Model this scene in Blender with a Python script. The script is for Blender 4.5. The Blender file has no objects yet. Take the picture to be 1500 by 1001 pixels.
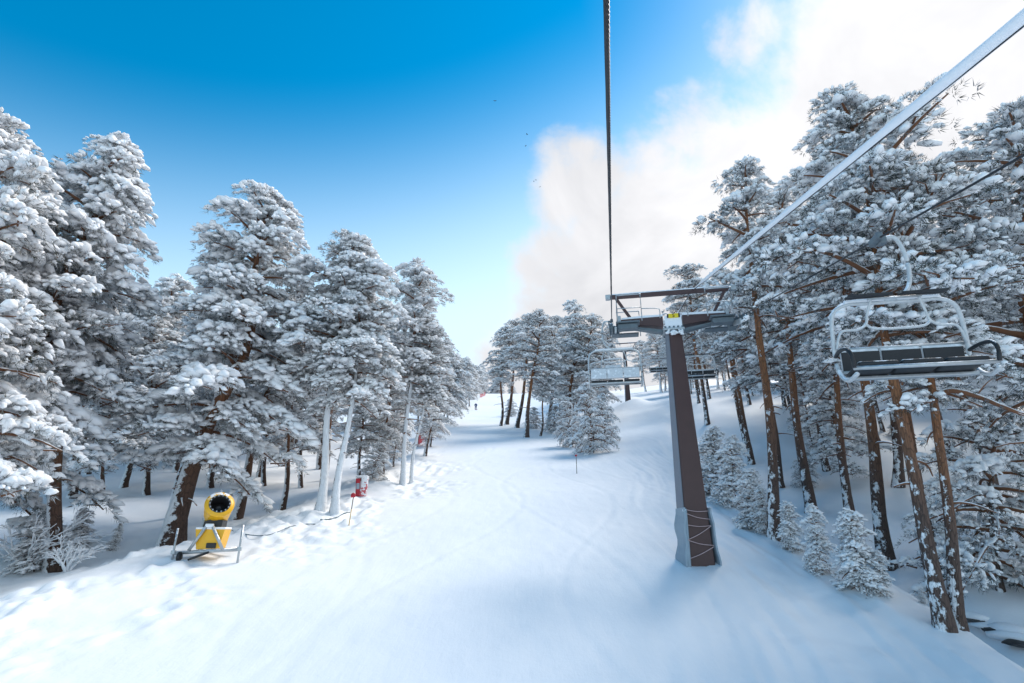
import bpy, bmesh, math, random
import numpy as np
from mathutils import Vector, Matrix, Euler

R_ = math.radians
sc = bpy.context.scene
COL = sc.collection

# ------------------------------------------------------------------ camera
PITCH = R_(19.5)
FPX = 800.0                       # focal length in photo pixels (1500 wide)
cd = bpy.data.cameras.new('camera')
cd.sensor_width = 36.0
cd.lens = FPX / 1500 * 36
cd.clip_start = 0.05
cd.clip_end = 5000
cam = bpy.data.objects.new('camera', cd)
cam.rotation_euler = (math.pi / 2 + PITCH, 0, 0)
COL.objects.link(cam)
sc.camera = cam
CP, SP = math.cos(PITCH), math.sin(PITCH)

def ray(px, py):
    dx = (px - 750) / FPX
    up = (500.5 - py) / FPX
    return Vector((dx, CP - SP * up, SP + CP * up))

def at(px, py, Y):
    d = ray(px, py)
    return d * (Y / d.y)

# ------------------------------------------------------------------ light
SUN_AZ, SUN_EL = R_(50), R_(49)     # azimuth measured from +Y towards +X
SUN_DIR = Vector((math.sin(SUN_AZ) * math.cos(SUN_EL), math.cos(SUN_AZ) * math.cos(SUN_EL), math.sin(SUN_EL)))
sd = bpy.data.lights.new('sun', 'SUN')
sd.energy = 3.0
sd.angle = R_(30)
sd.color = (1.0, 0.93, 0.84)
sun = bpy.data.objects.new('sun', sd)
sun.rotation_euler = SUN_DIR.to_track_quat('Z', 'Y').to_euler()
COL.objects.link(sun)

world = bpy.data.worlds.new('World')
sc.world = world
world.use_nodes = True
wn = world.node_tree
wn.nodes.clear()
def W(t, **k):
    n = wn.nodes.new(t)
    for a, b in k.items():
        setattr(n, a, b)
    return n
def wl(a, b): wn.links.new(a, b)
def wmath(op, a, b=None, c=None, clamp=False):
    n = W('ShaderNodeMath', operation=op, use_clamp=clamp)
    for i, v in enumerate((a, b, c)):
        if v is None: continue
        if isinstance(v, (int, float)): n.inputs[i].default_value = v
        else: wl(v, n.inputs[i])
    return n.outputs[0]
wout = W('ShaderNodeOutputWorld')
bg = W('ShaderNodeBackground')
bg.inputs['Strength'].default_value = 0.14
sky = W('ShaderNodeTexSky', sky_type='NISHITA')
sky.sun_disc = False
sky.sun_elevation = SUN_EL
sky.sun_rotation = SUN_AZ
sky.altitude = 1800
sky.air_density = 1.0
sky.dust_density = 1.0
sky.ozone_density = 4.0
hsv = W('ShaderNodeHueSaturation')
hsv.inputs['Saturation'].default_value = 1.5
hsv.inputs['Hue'].default_value = 0.478
hsv.inputs['Value'].default_value = 1.22
wl(sky.outputs[0], hsv.inputs['Color'])
tc = W('ShaderNodeTexCoord')
DIR = tc.outputs['Generated']
def wdot(v):
    n = W('ShaderNodeVectorMath', operation='DOT_PRODUCT')
    wl(DIR, n.inputs[0]); n.inputs[1].default_value = tuple(v)
    return n.outputs['Value']
def wnoise(scale, detail=6, rough=0.55, dist=0.0, off=(0, 0, 0)):
    m = W('ShaderNodeMapping'); wl(DIR, m.inputs['Vector']); m.inputs['Location'].default_value = off
    n = W('ShaderNodeTexNoise')
    n.inputs['Scale'].default_value = scale; n.inputs['Detail'].default_value = detail
    n.inputs['Roughness'].default_value = rough; n.inputs['Distortion'].default_value = dist
    wl(m.outputs[0], n.inputs['Vector'])
    return n.outputs['Fac']
A = ray(1165, 20).normalized(); B = ray(775, 400).normalized()
nrm = A.cross(B).normalized()
if nrm.dot(ray(1300, 300)) < 0: nrm = -nrm
edge = wdot(nrm)
def blob(px, py, r, k=1.0):
    return wmath('MULTIPLY', wmath('SUBTRACT', wdot(ray(px, py).normalized()), math.cos(r)), k / math.sin(r))
for bx_, by_, br_ in ((1000, 215, 0.075), (850, 275, 0.07), (800, 400, 0.06), (1100, 60, 0.05)):
    edge = wmath('SMOOTH_MAX', edge, blob(bx_, by_, br_), 0.03)
edge = wmath('MINIMUM', edge, 0.35)
n1 = wnoise(4.2, 7, 0.58, 0.25, (3.1, 1.7, 0.4))
n2 = wnoise(1.6, 1, 0.5, 0.0, (0.3, 5.2, 2.2))
n3 = wnoise(9.0, 4, 0.6, 0.4, (7.3, 2.1, 4.9))
d = wmath('ADD', edge, wmath('MULTIPLY', wmath('SUBTRACT', n1, 0.5), 0.36))
d = wmath('ADD', d, wmath('MULTIPLY', wmath('SUBTRACT', n2, 0.5), 0.16))
d = wmath('ADD', d, wmath('MULTIPLY', wmath('SUBTRACT', n3, 0.5), 0.11))
mr = W('ShaderNodeMapRange', interpolation_type='SMOOTHSTEP')
mr.inputs['From Min'].default_value = -0.035; mr.inputs['From Max'].default_value = 0.06
wl(d, mr.inputs['Value'])
CLOUD = mr.outputs[0]
# brightness of the cloud: soft grey folds, brighter where the sun stands behind it
n4 = wnoise(3.4, 5, 0.58, 0.5, (1.0, 9.0, 3.0))
glow = wmath('POWER', wmath('MAXIMUM', wdot(ray(1370, 60).normalized()), 0.0), 14.0)
cb = wmath('ADD', wmath('ADD', 2.3, wmath('MULTIPLY', n4, 4.0)), wmath('MULTIPLY', glow, 1.1))
comb = W('ShaderNodeCombineColor')
wl(cb, comb.inputs[0]); wl(wmath('ADD', wmath('MULTIPLY', cb, 0.97), 0.16), comb.inputs[1]); wl(wmath('ADD', wmath('MULTIPLY', cb, 0.94), 0.46), comb.inputs[2])
mix = W('ShaderNodeMix', data_type='RGBA')
sz_ = W('ShaderNodeSeparateXYZ'); wl(DIR, sz_.inputs[0])
veil = W('ShaderNodeMapRange', interpolation_type='SMOOTHSTEP')
veil.inputs['From Min'].default_value = 0.76; veil.inputs['From Max'].default_value = 0.36
veil.inputs['To Max'].default_value = 0.92
wl(wmath('SUBTRACT', sz_.outputs['Z'], wmath('MULTIPLY', sz_.outputs['X'], 0.25)), veil.inputs['Value'])
vmix = W('ShaderNodeMix', data_type='RGBA'); wl(veil.outputs[0], vmix.inputs['Factor'])
wl(hsv.outputs[0], vmix.inputs[6]); vmix.inputs[7].default_value = (4.7, 6.1, 7.0, 1)
wl(CLOUD, mix.inputs['Factor']); wl(vmix.outputs[2], mix.inputs[6]); wl(comb.outputs[0], mix.inputs[7])
wl(mix.outputs[2], bg.inputs['Color'])
wl(bg.outputs[0], wout.inputs['Surface'])

vs = sc.view_settings
vs.view_transform = 'Standard'
vs.look = 'None'
vs.exposure = 0.42
vs.gamma = 1.0
sc.cycles.use_denoising = True
sc.cycles.max_bounces = 4
sc.cycles.diffuse_bounces = 3
sc.cycles.glossy_bounces = 2
sc.cycles.transparent_max_bounces = 4

# ------------------------------------------------------------------ materials
MATS = {}
class NT:
    def __init__(s, name):
        s.m = bpy.data.materials.new(name); s.m.use_nodes = True
        s.t = s.m.node_tree; s.b = s.t.nodes['Principled BSDF']
        MATS[name] = s.m
    def n(s, t, **k):
        x = s.t.nodes.new(t)
        for a, b in k.items():
            setattr(x, a, b)
        return x
    def l(s, a, b): s.t.links.new(a, b)
    def math(s, op, a, b=None, clamp=False):
        x = s.n('ShaderNodeMath', operation=op, use_clamp=clamp)
        for i, v in enumerate((a, b)):
            if v is None: continue
            if isinstance(v, (int, float)): x.inputs[i].default_value = v
            else: s.l(v, x.inputs[i])
        return x.outputs[0]
    def coord(s, which='Object', scale=(1, 1, 1)):
        c = s.n('ShaderNodeTexCoord'); m = s.n('ShaderNodeMapping')
        m.inputs['Scale'].default_value = scale
        s.l(c.outputs[which], m.inputs['Vector'])
        return m.outputs[0]
    def noise(s, vec, scale, detail=4, rough=0.55):
        x = s.n('ShaderNodeTexNoise')
        x.inputs['Scale'].default_value = scale; x.inputs['Detail'].default_value = detail
        x.inputs['Roughness'].default_value = rough
        s.l(vec, x.inputs['Vector'])
        return x.outputs['Fac']
    def ramp(s, fac, a, b, smooth=True):
        x = s.n('ShaderNodeMapRange', interpolation_type='SMOOTHSTEP' if smooth else 'LINEAR')
        x.inputs['From Min'].default_value = a; x.inputs['From Max'].default_value = b
        s.l(fac, x.inputs['Value'])
        return x.outputs[0]
    def mix(s, fac, a, b):
        x = s.n('ShaderNodeMix', data_type='RGBA')
        if isinstance(fac, (int, float)): x.inputs['Factor'].default_value = fac
        else: s.l(fac, x.inputs['Factor'])
        for i, v in ((6, a), (7, b)):
            if isinstance(v, tuple): x.inputs[i].default_value = (*v, 1)
            else: s.l(v, x.inputs[i])
        return x.outputs[2]
    def color(s, v):
        if isinstance(v, tuple): s.b.inputs['Base Color'].default_value = (*v, 1)
        else: s.l(v, s.b.inputs['Base Color'])
    def set(s, **k):
        for a, v in k.items():
            s.b.inputs[a.replace('_', ' ')].default_value = v
    def bump(s, h, strength=0.5, dist=0.05):
        x = s.n('ShaderNodeBump'); x.inputs['Strength'].default_value = strength; x.inputs['Distance'].default_value = dist
        s.l(h, x.inputs['Height']); s.l(x.outputs[0], s.b.inputs['Normal'])

# ground snow
g = NT('snow_ground')
v = g.coord('Object')
fine = g.noise(v, 9.0, 5, 0.6)
mid = g.noise(v, 1.3, 4, 0.55)
vt = g.n('ShaderNodeMapping'); vt.inputs['Rotation'].default_value = (0, 0, R_(-9)); vt.inputs['Scale'].default_value = (1.6, 0.07, 1)
g.l(v, vt.inputs['Vector'])
track = g.noise(vt.outputs[0], 3.5, 5, 0.65)
grain = g.noise(v, 38.0, 3, 0.7)
h = g.math('ADD', g.math('ADD', g.math('MULTIPLY', fine, 0.25), g.math('MULTIPLY', grain, 0.12)), g.math('ADD', g.math('MULTIPLY', mid, 0.5), g.math('MULTIPLY', track, 0.35)))
g.color(g.mix(mid, (0.83, 0.855, 0.89), (0.90, 0.915, 0.935)))
g.set(Roughness=0.55)
g.bump(h, 0.5, 0.05)
# snow lying on crowns
g = NT('snow_crown')
v = g.coord('Object')
g.color((0.90, 0.91, 0.93)); g.set(Roughness=0.7)
g.bump(g.noise(v, 22.0, 3, 0.6), 0.5, 0.03)
# needles
def needles(name, frost, dark, pale):
    g = NT(name)
    geo = g.n('ShaderNodeNewGeometry')
    f = g.ramp(geo.outputs['Random Per Island'], 1 - frost - 0.25, 1 - frost + 0.25, False)
    g.color(g.mix(f, dark, pale)); g.set(Roughness=0.75)
needles('needles_frosted', 0.46, (0.036, 0.040, 0.020), (0.50, 0.52, 0.55))
needles('needles_dark', 0.20, (0.022, 0.030, 0.020), (0.38, 0.41, 0.46))
# bark
def bark(name, split, top, low, plaster, pdir):
    g = NT(name)
    c = g.coord('Object')
    sx = g.n('ShaderNodeSeparateXYZ'); g.l(c, sx.inputs[0])
    st = g.n('ShaderNodeMapping'); st.inputs['Scale'].default_value = (1, 1, 0.28); g.l(c, st.inputs['Vector'])
    vo = g.n('ShaderNodeTexVoronoi', feature='DISTANCE_TO_EDGE'); vo.inputs['Scale'].default_value = 17.0
    g.l(st.outputs[0], vo.inputs['Vector'])
    crack = g.ramp(vo.outputs['Distance'], 0.0, 0.12)
    nz = g.noise(st.outputs[0], 6.0, 5, 0.6)
    hz = g.math('ADD', sx.outputs['Z'], g.math('MULTIPLY', nz, 2.0))
    col = g.mix(g.ramp(hz, split, split + 3.5), low, top)
    dark = g.mix(0.5, col, (0.02, 0.014, 0.012))
    col = g.mix(crack, dark, col)
    col2 = g.mix(g.math('MULTIPLY', nz, 0.6), col, tuple(x * 0.55 for x in low))
    # wind-blown snow sticking to one side and in patches
    geo = g.n('ShaderNodeNewGeometry')
    dt = g.n('ShaderNodeVectorMath', operation='DOT_PRODUCT'); g.l(geo.outputs['Normal'], dt.inputs[0]); dt.inputs[1].default_value = pdir
    pn = g.noise(c, 5.5, 6, 0.68)
    f = g.math('ADD', g.math('MULTIPLY', dt.outputs['Value'], 0.35), pn)
    f = g.math('SUBTRACT', f, g.math('MULTIPLY', sx.outputs['Z'], 0.035))
    f = g.ramp(f, plaster, plaster + 0.06)
    g.color(g.mix(f, col2, (0.86, 0.88, 0.91))); g.set(Roughness=0.9)
    g.bump(g.math('ADD', crack, g.math('MULTIPLY', f, 1.5)), 0.7, 0.03)
bark('bark_patchy', 2.0, (0.38, 0.155, 0.06), (0.115, 0.076, 0.062), 0.74, (-0.75, -0.45, 0.2))
bark('bark_left', 1.5, (0.30, 0.13, 0.06), (0.10, 0.058, 0.042), 0.60, (-0.8, -0.55, 0.1))
bark('bark_plastered', 4.5, (0.28, 0.12, 0.055), (0.10, 0.06, 0.045), 0.33, (0.75, -0.65, 0.1))
g = NT('branch_bark')
c = g.coord('Object'); geo = g.n('ShaderNodeNewGeometry'); sx = g.n('ShaderNodeSeparateXYZ'); g.l(geo.outputs['Normal'], sx.inputs[0])
f = g.ramp(g.math('ADD', sx.outputs['Z'], g.math('MULTIPLY', g.noise(c, 4.0, 3), 0.7)), 0.55, 0.8)
g.color(g.mix(f, (0.17, 0.075, 0.038), (0.87, 0.89, 0.92))); g.set(Roughness=0.9)
def simple(name, col, rough=0.5, metal=0.0, nscale=6.0, var=0.25, bump=0.0, snow=0.0):
    g = NT(name)
    c = g.coord('Object')
    n = g.noise(c, nscale, 5, 0.6)
    colr = g.mix(n, tuple(x * (1 - var) for x in col), tuple(min(1, x * (1 + var)) for x in col))
    if snow > 0:
        geo = g.n('ShaderNodeNewGeometry'); sx = g.n('ShaderNodeSeparateXYZ'); g.l(geo.outputs['Normal'], sx.inputs[0])
        f = g.math('ADD', g.math('MULTIPLY', sx.outputs['Z'], 0.5), g.noise(c, 7.0, 4, 0.65))
        colr = g.mix(g.ramp(f, 1.0 - snow, 1.08 - snow), colr, (0.86, 0.88, 0.91))
    g.color(colr); g.set(Roughness=rough, Metallic=metal)
    if bump: g.bump(n, 0.4, bump)
simple('tower_brown', (0.072, 0.036, 0.034), 0.5, 0, 3, 0.2, 0.003, 0.12)
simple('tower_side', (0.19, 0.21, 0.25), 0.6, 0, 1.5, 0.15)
simple('galvanised', (0.42, 0.45, 0.47), 0.45, 0.6, 12, 0.25, 0.0, 0.25)
simple('galvanised_dark', (0.13, 0.16, 0.18), 0.5, 0.4, 12, 0.3, 0.0, 0.2)
simple('tube_frosted', (0.50, 0.53, 0.55), 0.5, 0.2, 25, 0.3, 0.0, 0.33)
simple('seat_black', (0.012, 0.014, 0.018), 0.55, 0, 30, 0.5, 0.0, 0.16)
simple('backrest_snowed', (0.62, 0.65, 0.68), 0.7, 0, 14, 0.2, 0.004, 0.4)
simple('steel_rope', (0.035, 0.037, 0.042), 0.45, 0.5, 40, 0.4)
simple('rime_snow', (0.85, 0.87, 0.9), 0.7, 0, 20, 0.06, 0.01)
simple('mat_grey', (0.30, 0.37, 0.43), 0.7, 0, 4, 0.15, 0.01, 0.2)
simple('cord_pale', (0.50, 0.36, 0.36), 0.8)
simple('gun_yellow', (0.80, 0.42, 0.012), 0.4, 0, 5, 0.12, 0.0, 0.12)
simple('gun_black', (0.015, 0.016, 0.018), 0.5, 0, 20, 0.4)
simple('mat_red', (0.45, 0.02, 0.035), 0.6, 0, 3, 0.2, 0.0, 0.1)
simple('mat_red_snowed', (0.55, 0.10, 0.12), 0.7, 0, 3, 0.2, 0.0, 0.56)
simple('net_red', (0.65, 0.10, 0.12), 0.7)
simple('pole_yellow', (0.65, 0.45, 0.22), 0.6)
simple('pole_grey', (0.22, 0.2, 0.2), 0.6)
simple('plate_white', (0.80, 0.82, 0.84), 0.5)
simple('plate_yellow', (0.85, 0.60, 0.02), 0.5)
simple('ink_black', (0.01, 0.01, 0.01), 0.6)
simple('hose_dark', (0.10, 0.15, 0.18), 0.6, 0, 4, 0.2, 0.0, 0.3)
simple('jacket_navy', (0.02, 0.045, 0.13), 0.7)
simple('bird_dark', (0.02, 0.02, 0.02), 0.8)
simple('stream_water', (0.008, 0.011, 0.014), 0.12)
simple('gap_dark', (0.05, 0.05, 0.052), 0.8, 0, 5, 0.4, 0.03)  # shade of the gaps under the snow overhang, put into the colour

# ------------------------------------------------------------------ helpers
def mesh_np(name, verts, tris, smooth=False):
    me = bpy.data.meshes.new(name)
    verts = np.asarray(verts, np.float32); tris = np.asarray(tris, np.int32)
    me.vertices.add(len(verts)); me.vertices.foreach_set('co', verts.ravel())
    k = tris.shape[1]
    me.loops.add(tris.size); me.loops.foreach_set('vertex_index', tris.ravel())
    me.polygons.add(len(tris))
    me.polygons.foreach_set('loop_start', np.arange(0, tris.size, k, dtype=np.int32))
    me.polygons.foreach_set('use_smooth', np.full(len(tris), smooth, bool))
    me.update(calc_edges=True)
    return me

def link(name, me, mat, parent=None):
    o = bpy.data.objects.new(name, me)
    COL.objects.link(o)
    if mat and not me.materials: me.materials.append(MATS[mat])
    if parent: o.parent = parent
    return o

def empty(name, loc=(0, 0, 0), rot=(0, 0, 0)):
    o = bpy.data.objects.new(name, None)
    o.empty_display_size = 0.3
    o.location = loc; o.rotation_euler = rot
    COL.objects.link(o)
    return o

def tag(o, label, cat, group=None, kind=None):
    o['label'] = label; o['category'] = cat
    if group: o['group'] = group
    if kind: o['kind'] = kind
    return o

def tube(path, radii, sides=8, closed_ends=True):
    """verts, quads(as tris) of a tube along a path"""
    P = np.asarray(path, float); n = len(P)
    r = np.broadcast_to(np.asarray(radii, float), (n,))
    T = np.gradient(P, axis=0); T /= np.linalg.norm(T, axis=1)[:, None] + 1e-9
    ref = np.array([0, 0, 1.0]) if abs(T[:, 2]).mean() < 0.8 else np.array([0, 1.0, 0])
    U = np.cross(T, ref); U /= np.linalg.norm(U, axis=1)[:, None] + 1e-9
    V = np.cross(T, U)
    a = np.linspace(0, 2 * np.pi, sides, endpoint=False)
    ring = P[:, None, :] + r[:, None, None] * (np.cos(a)[None, :, None] * U[:, None, :] + np.sin(a)[None, :, None] * V[:, None, :])
    verts = ring.reshape(-1, 3)
    t = []
    for i in range(n - 1):
        for j in range(sides):
            q = (i * sides + j, i * sides + (j + 1) % sides, (i + 1) * sides + (j + 1) % sides, (i + 1) * sides + j)
            t.append((q[0], q[2], q[1])); t.append((q[0], q[3], q[2]))
    if closed_ends:
        for j in range(1, sides - 1):
            t.append((0, j, j + 1))
            b = (n - 1) * sides
            t.append((b, b + j + 1, b + j))
    return verts, np.array(t, np.int32)

class MB:
    """collects shapes into one mesh"""
    def __init__(s): s.v = []; s.t = []; s.n = 0
    def add(s, v, t):
        v = np.asarray(v, float)
        s.v.append(v); s.t.append(np.asarray(t, np.int32) + s.n); s.n += len(v); return s
    def tube(s, path, r, sides=8): return s.add(*tube(path, r, sides))
    def smooth_tube(s, pts, r, sides=8, sub=6):
        P = [np.array(p, float) for p in pts]
        out = []
        for i in range(len(P) - 1):
            p0 = P[max(i - 1, 0)]; p1 = P[i]; p2 = P[i + 1]; p3 = P[min(i + 2, len(P) - 1)]
            for k in range(sub):
                t = k / sub
                out.append(0.5 * ((2 * p1) + (p2 - p0) * t + (2 * p0 - 5 * p1 + 4 * p2 - p3) * t * t + (3 * p1 - p0 - 3 * p2 + p3) * t ** 3))
        out.append(P[-1])
        return s.tube(out, r, sides)
    def box(s, c, size, rot=None, bevel=0.0, taper=1.0):
        bm = bmesh.new()
        bmesh.ops.create_cube(bm, size=1.0)
        for v in bm.verts:
            k = taper if v.co.z > 0 else 1.0
            v.co = Vector((v.co.x * size[0] * k, v.co.y * size[1] * k, v.co.z * size[2]))
        if bevel:
            bmesh.ops.bevel(bm, geom=bm.edges[:], offset=bevel, segments=2, affect='EDGES', profile=0.5)
        bmesh.ops.triangulate(bm, faces=bm.faces[:])
        M = rot.to_matrix() if isinstance(rot, Euler) else (rot or Matrix.Identity(3))
        vs_ = [tuple(M @ v.co + Vector(c)) for v in bm.verts]
        bm.verts.index_update()
        ts = [[v.index for v in f.verts] for f in bm.faces]
        bm.free()
        return s.add(vs_, ts)
    def prism(s, poly, y0, y1):
        """polygon in x,z extruded along y"""
        n = len(poly)
        v = [(p[0], y0, p[1]) for p in poly] + [(p[0], y1, p[1]) for p in poly]
        t = []
        for i in range(n):
            j = (i + 1) % n
            t += [(i, j, n + j), (i, n + j, n + i)]
        for i in range(1, n - 1):
            t += [(0, i + 1, i), (n, n + i, n + i + 1)]
        return s.add(v, t)
    def lathe(s, prof, sides, M):
        """profile of (r, z) turned about z, transformed by matrix M"""
        v = []; t = []
        for r, z in prof:
            for j in range(sides):
                a = 2 * math.pi * j / sides
                v.append(tuple(M @ Vector((r * math.cos(a), r * math.sin(a), z))))
        for i in range(len(prof) - 1):
            for j in range(sides):
                a, b = i * sides + j, i * sides + (j + 1) % sides
                t += [(a, b, b + sides), (a, b + sides, a + sides)]
        return s.add(v, t)
    def build(s, name, mat, parent=None, smooth=False):
        me = mesh_np(name, np.concatenate(s.v), np.concatenate(s.t), smooth)
        return link(name, me, mat, parent)

def value_noise(x, y, seed=0):
    xi = np.floor(x).astype(np.int64); yi = np.floor(y).astype(np.int64)
    fx = x - xi; fy = y - yi
    fx = fx * fx * (3 - 2 * fx); fy = fy * fy * (3 - 2 * fy)
    def hsh(a, b):
        h = (a * 374761393 + b * 668265263 + seed * 974711) & 0xffffffff
        h = ((h ^ (h >> 13)) * 1274126177) & 0xffffffff
        return ((h ^ (h >> 16)) & 0xffff) / 65535.0
    return (hsh(xi, yi) * (1 - fx) + hsh(xi + 1, yi) * fx) * (1 - fy) + (hsh(xi, yi + 1) * (1 - fx) + hsh(xi + 1, yi + 1) * fx) * fy
def fbm(x, y, seed=0, oct=4):
    s = 0; a = 0.5
    for i in range(oct):
        s = s + a * (value_noise(x, y, seed + i) - 0.5); x = x * 2.03; y = y * 2.03; a *= 0.5
    return s

def sst(a, b, x):
    t = np.clip((x - a) / (b - a), 0, 1)
    return t * t * (3 - 2 * t)

# ------------------------------------------------------------------ terrain
_Y = np.arange(-60, 700, 1.0)
_S = np.interp(_Y, [-60, 60, 140, 235, 275, 700], [0.25, 0.25, 0.285, 0.285, -0.02, -0.02])
_Z = np.cumsum(_S); _Z = _Z - np.interp(0, _Y, _Z) - 4.8
def shoulder_r(y): return 6.8 + 0.14 * y
def shoulder_l(y): return np.interp(y, [0, 10, 17, 22, 34, 60, 250], [-15, -12, -10.4, -8.2, -7.2, -9.5, -11.5])
def ground(x, y, detail=True):
    x = np.asarray(x, float); y = np.asarray(y, float)
    z = np.interp(y, _Y, _Z)
    far = sst(25, 70, y)
    z = z + 0.25 * np.clip(x - 5, 0, 16) * far * (1 - 0.7 * sst(110, 220, y))
    dr = x - shoulder_r(y)
    near = 1 - sst(30, 60, y)
    z = z - (1.5 * near + 0.2) * sst(0, 2.8, dr) + 0.13 * np.clip(dr - 3.0, 0, 40)
    dl = shoulder_l(y) - x
    z = z + 0.22 * np.exp(-((dl + 0.6) / 1.2) ** 2) * (1 - far) - 0.55 * sst(0, 3.0, dl) * (1 - 0.6 * far) + 0.02 * np.clip(dl - 3, 0, 60)
    # trough of the stream at the lower right
    sx_ = np.interp(y, [8, 13, 16, 20], [12.6, 12.5, 12.3, 13.0])
    z = z - 0.45 * np.exp(-((x - sx_) / 0.55) ** 2) * sst(6, 8, y) * (1 - sst(17, 20, y))
    # drift heaped round the upper tower
    z = z + 1.1 * np.exp(-(((x - 16.6) / 2.6) ** 2 + ((y - 74) / 3.2) ** 2))
    if detail:
        z = z + 0.35 * fbm(x / 9, y / 9, 3, 3)
        off = np.clip(sst(-1.0, 2.0, dl) + sst(0.5, 3.0, dr), 0, 1)
        z = z + off * (0.5 * fbm(x / 2.6, y / 2.6, 11, 3))
        bank = sst(-6.5, -1.0, dl) * (1 - sst(1.5, 4, dl)) * (1 - sst(30, 50, y))
        rough = sst(0.25, 0.5, value_noise(x / 2.2, y / 2.2, 77))
        z = z + bank * rough * (0.50 * fbm(x / 0.36, y / 0.45, 21, 3))
        z = z + bank * 0.13 * fbm(x / 0.9, y / 0.9, 25, 3)
        # ski tracks, shallow grooves running down the lift side
        # faint criss-cross of turns on the groomed piste
        pis = (1 - bank) * (1 - off) * (1 - sst(40, 90, y))
        for q_, (fr, am, ph_, wd) in enumerate(((0.30, 1.3, 0.4, 0.8), (0.24, 1.8, 2.0, -1.2), (0.2, 2.2, 5.2, 0.1))):
            uu = x - 0.05 * y - am * np.sin(fr * y + ph_) - wd * 2.2
            uu = uu - 7.0 * np.round(uu / 7.0)
            z = z - pis * 0.010 * np.exp(-(uu / 0.14) ** 2) + pis * 0.006 * np.exp(-((uu - 0.3) / 0.16) ** 2)
        z = z + pis * 0.035 * fbm(x / 0.45, y / 0.9, 61, 3)
        tr = sst(-6.5, -1.0, dr) * (1 - sst(0.5, 1.5, dr)) * (1 - sst(30, 50, y))
        u = x - 0.12 * y + 0.5 * np.sin(y * 0.35) + 0.6 * fbm(x / 5, y / 5, 31, 2)
        z = z + tr * (0.24 * fbm(u / 0.3, y / 4.5, 41, 3) + 0.08 * fbm(x / 0.5, y / 0.5, 43, 2))
    return z
def G(x, y): return float(ground(np.array([x]), np.array([y]))[0])
def hit(px, py):
    d_ = ray(px, py); d_ = d_ / d_.y
    ys = np.linspace(6, 320, 6400)
    gz = ground(d_.x * ys, ys, True)
    k = np.argmax(d_.z * ys < gz)
    if k == 0: k = len(ys) - 1
    Y = ys[k]
    return Vector((d_.x * Y, Y, float(gz[k])))

def axis(fine0, fine1, step, lo, hi, grow):
    a = list(np.arange(fine0, fine1, step)); s_ = step
    x = a[-1]
    while x < hi: s_ *= grow; x += s_; a.append(x)
    x = a[0]; s_ = step; b = []
    while x > lo: s_ *= grow; x -= s_; b.append(x)
    return np.array(b[::-1] + a)
gx = axis(-16, 12, 0.085, -420, 420, 1.06)
gy = axis(8, 26, 0.085, -40, 620, 1.025)
XX, YY = np.meshgrid(gx, gy)
ZZ = ground(XX, YY)
nx, ny = len(gx), len(gy)
idx = np.arange(nx * ny).reshape(ny, nx)
quads = np.stack([idx[:-1, :-1], idx[:-1, 1:], idx[1:, 1:], idx[1:, :-1]], -1).reshape(-1, 4)
snow = link('snow_ground', mesh_np('snow_ground', np.stack([XX, YY, ZZ], -1).reshape(-1, 3), quads, True), 'snow_ground')
snow['kind'] = 'structure'; snow['label'] = 'groomed white ski piste and snowy forest floor'

# ------------------------------------------------------------------ pine prototypes
def ico():
    bm = bmesh.new(); bmesh.ops.create_icosphere(bm, subdivisions=2, radius=1.0)
    bm.verts.index_update()
    v = np.array([v.co[:] for v in bm.verts]); t = np.array([[q.index for q in f.verts] for f in bm.faces]); bm.free()
    return v, t
ICO_V, ICO_T = ico()
def ico0(n=6):
    v = [(0, 0, 0.95)]; t = []
    for r_, z_, o_ in ((0.66, 0.68, 0.0), (1.0, -0.05, 0.5)):
        for k in range(n):
            a = 2 * math.pi * (k + o_) / n; v.append((r_ * math.cos(a), r_ * math.sin(a), z_))
    v.append((0, 0, -0.8))
    for k in range(n):
        a, b = 1 + k, 1 + (k + 1) % n; c, d_ = a + n, b + n
        t += [(0, a, b), (a, c, b), (b, c, d_), (c, 2 * n + 1, d_)]
    return np.array(v), np.array(t)
ICO0_V, ICO0_T = ico0()

def lumps(rng, C, D, size, fine=True):
    """lumpy flattened ellipsoids at C, long axis D, size (K,3)"""
    V0, T0 = (ICO_V, ICO_T) if fine else (ICO0_V, ICO0_T)
    K = len(C)
    D = D / (np.linalg.norm(D, axis=1)[:, None] + 1e-9)
    S = np.cross(D, np.array([0, 0, 1.0])); S /= np.linalg.norm(S, axis=1)[:, None] + 1e-9
    U = np.cross(S, D)
    w = rng.normal(0, 2.2, (K, 3, 3)); ph = rng.uniform(0, 6.28, (K, 3))
    disp = np.ones((K, len(V0)))
    for i in range(3):
        disp += (0.16 if fine else 0.13) * np.sin(np.einsum('vj,kj->kv', V0, w[:, i]) + ph[:, i:i + 1])
    B = V0[None] * disp[..., None] * size[:, None, :]
    B[:, :, 2] = np.where(B[:, :, 2] < 0, B[:, :, 2] * 0.5, B[:, :, 2])
    P = C[:, None] + B[..., 0:1] * D[:, None] + B[..., 1:2] * S[:, None] + B[..., 2:3] * U[:, None]
    T = T0[None] + (np.arange(K) * len(V0))[:, None, None]
    return P.reshape(-1, 3), T.reshape(-1, 3)

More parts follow.
